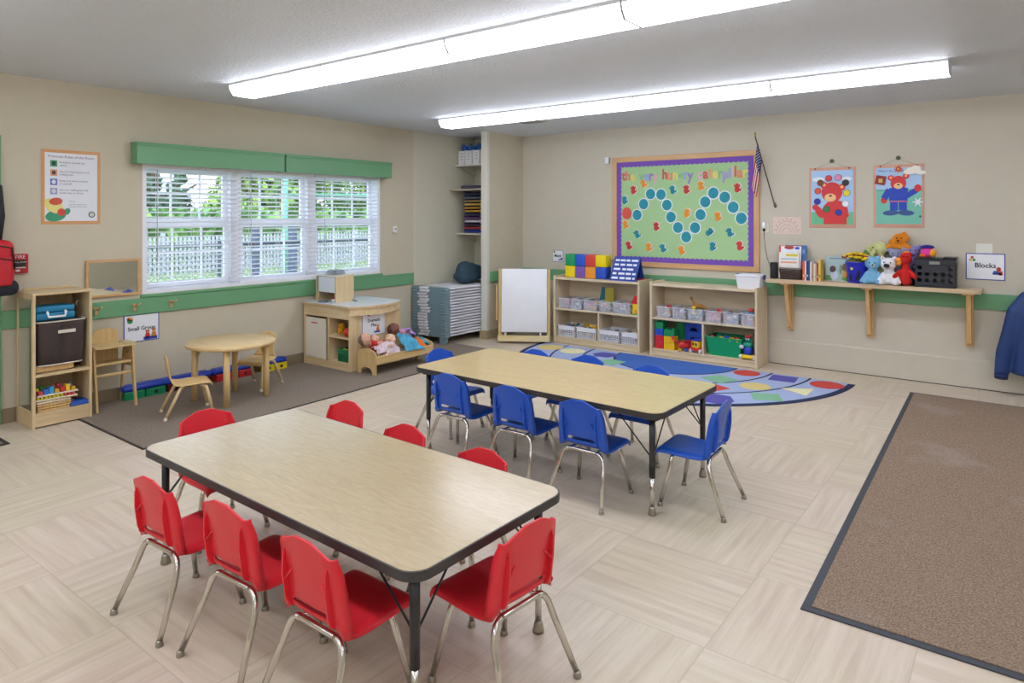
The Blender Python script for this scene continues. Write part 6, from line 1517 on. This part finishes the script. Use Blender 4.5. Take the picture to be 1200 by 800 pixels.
blanket('lilac blanket edge showing above the blue blanket', [(-5.40, 5.10, .28), (-5.30, 5.08, .29), (-5.24, 5.22, .24), (-5.36, 5.26, .24)], mat('#A98ACB', .9), seed=3)
blanket('teal cloth bunched at the foot of the doll bed', [(-5.38, 5.29, .17), (-5.18, 5.27, .16), (-5.17, 5.355, .13), (-5.38, 5.355, .14)], mat('#4E9EA8', .9, var=.4, vscale=30), seed=4)
blanket('white and pink patterned cloth at the front of the doll bed', [(-5.30, 4.63, .20), (-5.16, 4.62, .15), (-5.14, 4.90, .13), (-5.27, 4.90, .22)], mat('#E3C4CE', .9, var=.5, vscale=40), seed=5)

# ---------------- coat and backpack
t = thing('winter_coat', 'dark blue padded coat hanging on the back wall right of the shelf', 'coat', (.14, 7.44, .15))
q = MB()
q.tube([(.02, 0, .06), (.02, 0, .35), (.0, 0, .55), (-.0, 0, .70), (0, 0, .80)], [.235, .22, .19, .15, .06], 18)
for s, l in ((-1, 0), (1, 0)): q.tube([(s * .1, 0, .72), (s * .17, -.02, .6), (s * .21, -.02, .42), (s * .27, -.01, .22), (s * .29, 0, .04)], [.075, .085, .08, .065, .055], 12); q.ball((s * .1, 0, .72), .075, 0, 12)
for v in q.bm.verts: v.co.y *= .62
organic('shell', q, mat('#1F3C74', .55, bump=.35, bscale=9), t, .012, 3)
q = MB(); q.tube([(-.06, -.02, .80), (-.07, -.06, .86), (0, -.075, .84), (.07, -.06, .86), (.06, -.02, .80)], [.03, .035, .03, .035, .03], 10); q.obj('collar', mat('#1A3264', .6), t)
q = MB(); q.tube([(.01, -.105, .82), (.01, -.118, .6), (.02, -.118, .35), (.03, -.112, .05)], .005, 8); q.obj('zip', mat('#11141C', .4), t)
for s in (-1, 1):
    q = MB(); q.cyl((s * .29, 0, .0), (s * .289, 0, .045), .05, .052, 16); q.obj('cuff', mat('#182C58', .7), t)
q = MB(); q.box(-.02, .02, -.02, .0, -.03, .03, 0, .004); q.tube([(0, -.01, 0), (0, -.06, -.005), (0, -.15, .02)], .006, 8); tag(q.obj('wall_hook', STEEL, None, (.14, YB - .001, .99)), 'metal wall hook the dark blue coat hangs from', 'hook')
t = thing('backpack', 'red and black backpack hanging at the left edge by the fire alarm', 'backpack', (-6.13, 1.615, 1.0))
q = MB(); q.box(-.09, .09, -.17, .2, .02, .42, 0, .06, 3); organic('bag', q, mat('#C8202A', .6, bump=.2, bscale=60), t, .01, 4)
q = MB(); q.box(-.095, .10, -.175, .225, .0, .12, 0, .05, 3); organic('base_panel', q, mat('#1B1D28', .7), t, .01, 4)
q = MB(); q.box(.085, .125, -.13, .165, .08, .3, 0, .018, 2); pk = q.obj('front_pocket', mat('#BE1D28', .6), t)
q = MB(); q.tube([(.128, -.12, .28), (.13, .02, .3), (.128, .16, .27)], .004, 6); q.obj('pocket_zip', BLACK, pk)
q = MB(); q.tube([(.098, -.16, .38), (.1, .0, .4), (.09, .17, .36), (.09, .185, .2)], .006, 6); q.obj('main_zip', BLACK, t)
for y in (-.08, .12):
    q = MB(); q.tube([(-.04, y, .4), (-.02, y * .9 + .02, .6), (-.045, y * .5 + .06, .82), (-.09, .04, .9)], [.022, .03, .028, .02], 10); q.obj('strap', mat('#20222C', .7), t)
q = MB(); q.box(-.013, .0, -.02, .02, -.03, .03); q.tube([(0, 0, 0), (.03, 0, -.01), (.055, 0, .02)], .006, 8); tag(q.obj('wall_hook', STEEL, None, (XL + .013, 1.64, 1.90)), 'metal wall hook the red backpack hangs from', 'hook')

# ---------------- outside the window
def gmat(c1, c2, sc): 
    m, t, b = new_mat('grass'); co = t.nodes.new('ShaderNodeTexCoord'); n = t.nodes.new('ShaderNodeTexNoise'); n.inputs['Scale'].default_value = sc; n.inputs['Detail'].default_value = 6
    r = t.nodes.new('ShaderNodeValToRGB'); r.color_ramp.elements[0].position = .35; r.color_ramp.elements[1].position = .65; r.color_ramp.elements[0].color = lin(c1); r.color_ramp.elements[1].color = lin(c2)
    t.links.new(co.outputs['Object'], n.inputs['Vector']); t.links.new(n.outputs['Fac'], r.inputs[0]); t.links.new(r.outputs[0], b.inputs['Base Color']); b.inputs['Roughness'].default_value = .9
    return m
q = MB(); q.grid([[(-70, -20, -.25), (XL - .2, -20, -.12)], [(-70, 70, -.25), (XL - .2, 70, -.12)]]); o = q.obj('lawn', gmat('#5C784A', '#84976C', 2.5)); tag(o, None, None, None, 'structure')
PW = mat('#A9AEB5', .5)
t = thing('picket_fence', 'long white picket fence across the lawn outside the window', 'fence', (-20.5, 14.5, -.2))
q = MB()
for k in range(150):
    y = -9.5 + k * .13; q.prism([(y, 0), (y + .08, 0), (y + .08, 1.12), (y + .04, 1.2), (y, 1.12)], 0, -.01, .01)
q.obj('pickets', PW, t)
for z in (.25, .85):
    q = MB(); q.box(-.05, -.012, -9.6, 10.2, z, z + .09); q.obj('rail', PW, t)
for k in range(9):
    q = MB(); q.box(-.11, -.01, -9.6 + k * 2.45, -9.48 + k * 2.45, 0, 1.28); q.obj('post', PW, t)
DKF = mat('#3A4250', .5)
t = thing('chain_link_fence', 'dark chain-link fence with a pipe rail close outside the window', 'fence', (-11.3, 0, -.13))
fy0, fy1 = 4.6, 12.8
q = MB(); q.cyl((0, fy0, 1.22), (0, fy1, 1.22), .028, seg=10); q.obj('top_rail', DKF, t)
q = MB(); n = int((fy1 - fy0) / .105)
for k in range(-12, n):
    for s in (0, 1):
        a0 = fy0 + k * .105; z0_, z1_ = .03, 1.2
        ya, yb2 = (a0, a0 + 1.17) if s == 0 else (a0 + 1.17, a0)
        # clip to the fence length
        def clip(ya, za, yb2, zb):
            pts = []
            for (yy_, zz_, oy, oz) in ((ya, za, yb2, zb), (yb2, zb, ya, za)):
                lim = fy0 if yy_ < fy0 else fy1 if yy_ > fy1 else None
                if lim is not None:
                    f = (lim - yy_) / (oy - yy_); 
                    if not 0 <= f <= 1: return None
                    zz_ += (oz - zz_) * f; yy_ = lim
                pts.append((0, yy_, zz_))
            return pts
        c = clip(ya, z0_, yb2, z1_)
        if c and (Vector(c[0]) - Vector(c[1])).length > .05: q.tube(c, .0035, 4, caps=False)
q.obj('mesh', DKF, t)
for y in (4.6, 6.4, 8.25, 10.3, 12.8):
    q = MB(); q.cyl((0, y, 0), (0, y, 1.28), .032, seg=10); q.ball((0, y, 1.29), .038, 0, 10); q.obj('post', DKF, t)
for (px, lab) in ((299.5, 'dark square post outside the middle window section'), (343, 'wider dark square post outside the middle window section, nearer the play kitchen')):
    p = onz(px, 333, -.1); wv = .07 if px < 320 else .085
    t = thing('bollard', lab, 'post', (p[0], p[1], -.13))
    q = MB(); q.box(-wv, wv, -wv, wv, 0, 1.5, 0, .01); q.obj('post', mat('#48536E', .6), t); q = MB(); q.box(-wv - .02, wv + .02, -wv - .02, wv + .02, 1.5, 1.54, 0, .01); q.box(-wv * .5, wv * .5, -wv * .5, wv * .5, 1.54, 1.58, 0, .02); q.obj('cap', mat('#D8DCE4', .5), t)
p = onx(334, 320, -12.5)
t = thing('play_frame', 'tall green post and crossbeam of the playground outside the window', 'play frame', (-12.5, p[1], -.14))  # green posts and crossbeam of a playground frame, its kind unknown
GM = mat('#5FAE98', .5)
q = MB(); q.cyl((0, 0, 0), (0, 0, 2.6), .06, seg=12); q.obj('post', GM, t); q = MB(); q.cyl((0, -.1, 2.18), (0, 3.6, 2.24), .045, seg=12); q.obj('crossbeam', mat('#3E8F76', .5), t)
q = MB(); q.cyl((0, 3.5, 0), (0, 3.5, 2.3), .06, seg=12); q.obj('post', GM, t)

def leafy(name, label, loc, R_, H, h0, cols_, seed, n=2600, shape='round', ls=.18):
    n = int(n * 1.9)
    t = thing(name, label, 'tree', loc, 0, 'trees beyond the lawn'); r_ = random.Random(seed)
    q = MB(); q.tube([(0, 0, -.2), (.05, 0, h0 + .5), (-.05, .1, (h0 + H) / 2), (0, 0, H * .85)], [R_ * .1, R_ * .08, R_ * .05, .03], 8)
    for k in range(6):
        a = r_.uniform(0, 6.28); z = r_.uniform(h0, h0 + (H - h0) * .6); q.tube([(0, 0, z), (math.cos(a) * R_ * .6, math.sin(a) * R_ * .6, z + R_ * .35)], [R_ * .035, .02], 6)
    q.obj('trunk', mat('#5A4A3C', .9), t)
    b = bmesh.new(); C = []
    for k in range(14):
        zz = h0 + (H - h0) * r_.uniform(.12, .9); f = math.sin(PI * min(.95, max(.1, (zz - h0) / (H - h0)))) if shape == 'round' else (1 - (zz - h0) / (H - h0)); a = r_.uniform(0, 6.28); rr_ = R_ * f * r_.uniform(.2, .75)
        C.append((Vector((math.cos(a) * rr_, math.sin(a) * rr_, zz)), R_ * (.42 if shape == 'round' else .3) * max(.35, f)))
    for k in range(n):
        c, cr_ = C[r_.randrange(len(C))]; v = Vector((r_.gauss(0, 1), r_.gauss(0, 1), r_.gauss(0, 1))).normalized() * cr_ * r_.uniform(.7, 1.05)
        p = c + v; a = Vector((r_.gauss(0, 1), r_.gauss(0, 1), r_.gauss(0, 1))).normalized(); b2 = a.cross(v).normalized() if a.cross(v).length > .01 else Vector((1, 0, 0)); s = ls * r_.uniform(.6, 1.2)
        f = b.faces.new([b.verts.new(p + a * s), b.verts.new(p + b2 * s * .55), b.verts.new(p - a * s), b.verts.new(p - b2 * s * .55)]); f.material_index = r_.randrange(len(cols_))
    me = bpy.data.meshes.new('foliage'); b.to_mesh(me); b.free()
    for c in cols_: me.materials.append(mat(c, .8))
    o = bpy.data.objects.new('foliage', me); COL.objects.link(o); o.parent = t
    return t
BG = ['#7AA848', '#92BE58', '#5A8A3C', '#AFD070']; DG = ['#436A50', '#527C60', '#3B5C48']
def tp(px, D): r = _ray(px, 250); k = D / math.hypot(r[0], r[1]); return r[0] * k, r[1] * k
for i, (px, D, R_, H, h0, cl, shp, lab, n) in enumerate((
        (178, -36, 3.6, 7.4, .0, DG, 'cone', 'dark conifer showing through the left window section', 2600),
        (207, -43, 3.4, 6.2, .0, DG, 'cone', 'lower dark conifer beside the first one, left window section', 1800),
        (284, -29, 3.1, 7.6, .4, BG, 'round', 'bright green tree at the left of the middle window section', 2800),
        (322, -34, 3.5, 8.8, .3, BG, 'round', 'bright green tree in the centre of the middle window section', 3000),
        (354, -28.5, 3.1, 7.8, .3, ['#6C9844', '#8CB656', '#507E38'], 'round', 'bright green tree behind the green play frame', 2800),
        (393, -34, 3.7, 9.2, .2, BG, 'round', 'bright green tree at the left of the far window section', 3000),
        (425, -28.5, 3.2, 8.2, .2, ['#6C9844', '#96BE60', '#5A863E'], 'round', 'bright green tree at the far end of the window', 2800),
        (458, -34, 3.6, 9.2, .2, BG, 'round', 'bright green tree mostly hidden by the window edge', 2400))):
    x, y = onx(px, 250, D)[:2]; leafy('tree', lab, (x, y, -.2), R_, H, h0, cl, i + 11, n, shp)
t = thing('hedge', 'long low dark green hedge behind the white fence', 'hedge', (0, 0, 0))
q = MB(); r_ = random.Random(1)
b = bmesh.new()
for k in range(7000):
    u = r_.random(); x0_, y0_ = -22.6, 7.5; x1_, y1_ = -22.6, 27; p = Vector((x0_ + (x1_ - x0_) * u + r_.uniform(-.6, .6), y0_ + (y1_ - y0_) * u + r_.uniform(-.8, .8), -.2 + 1.9 * r_.random() ** .8)); a = Vector((r_.gauss(0, 1), r_.gauss(0, 1), r_.gauss(0, 1))).normalized(); b2 = a.orthogonal().normalized(); s = .28
    f = b.faces.new([b.verts.new(p + a * s), b.verts.new(p + b2 * s * .6), b.verts.new(p - a * s), b.verts.new(p - b2 * s * .6)]); f.material_index = r_.randrange(3)
me = bpy.data.meshes.new('foliage'); b.to_mesh(me); b.free()
for c in ('#5A8E48', '#7AAA56', '#66965C'): me.materials.append(mat(c, .8))
o = bpy.data.objects.new('foliage', me); COL.objects.link(o); o.parent = t
q.bm.free()
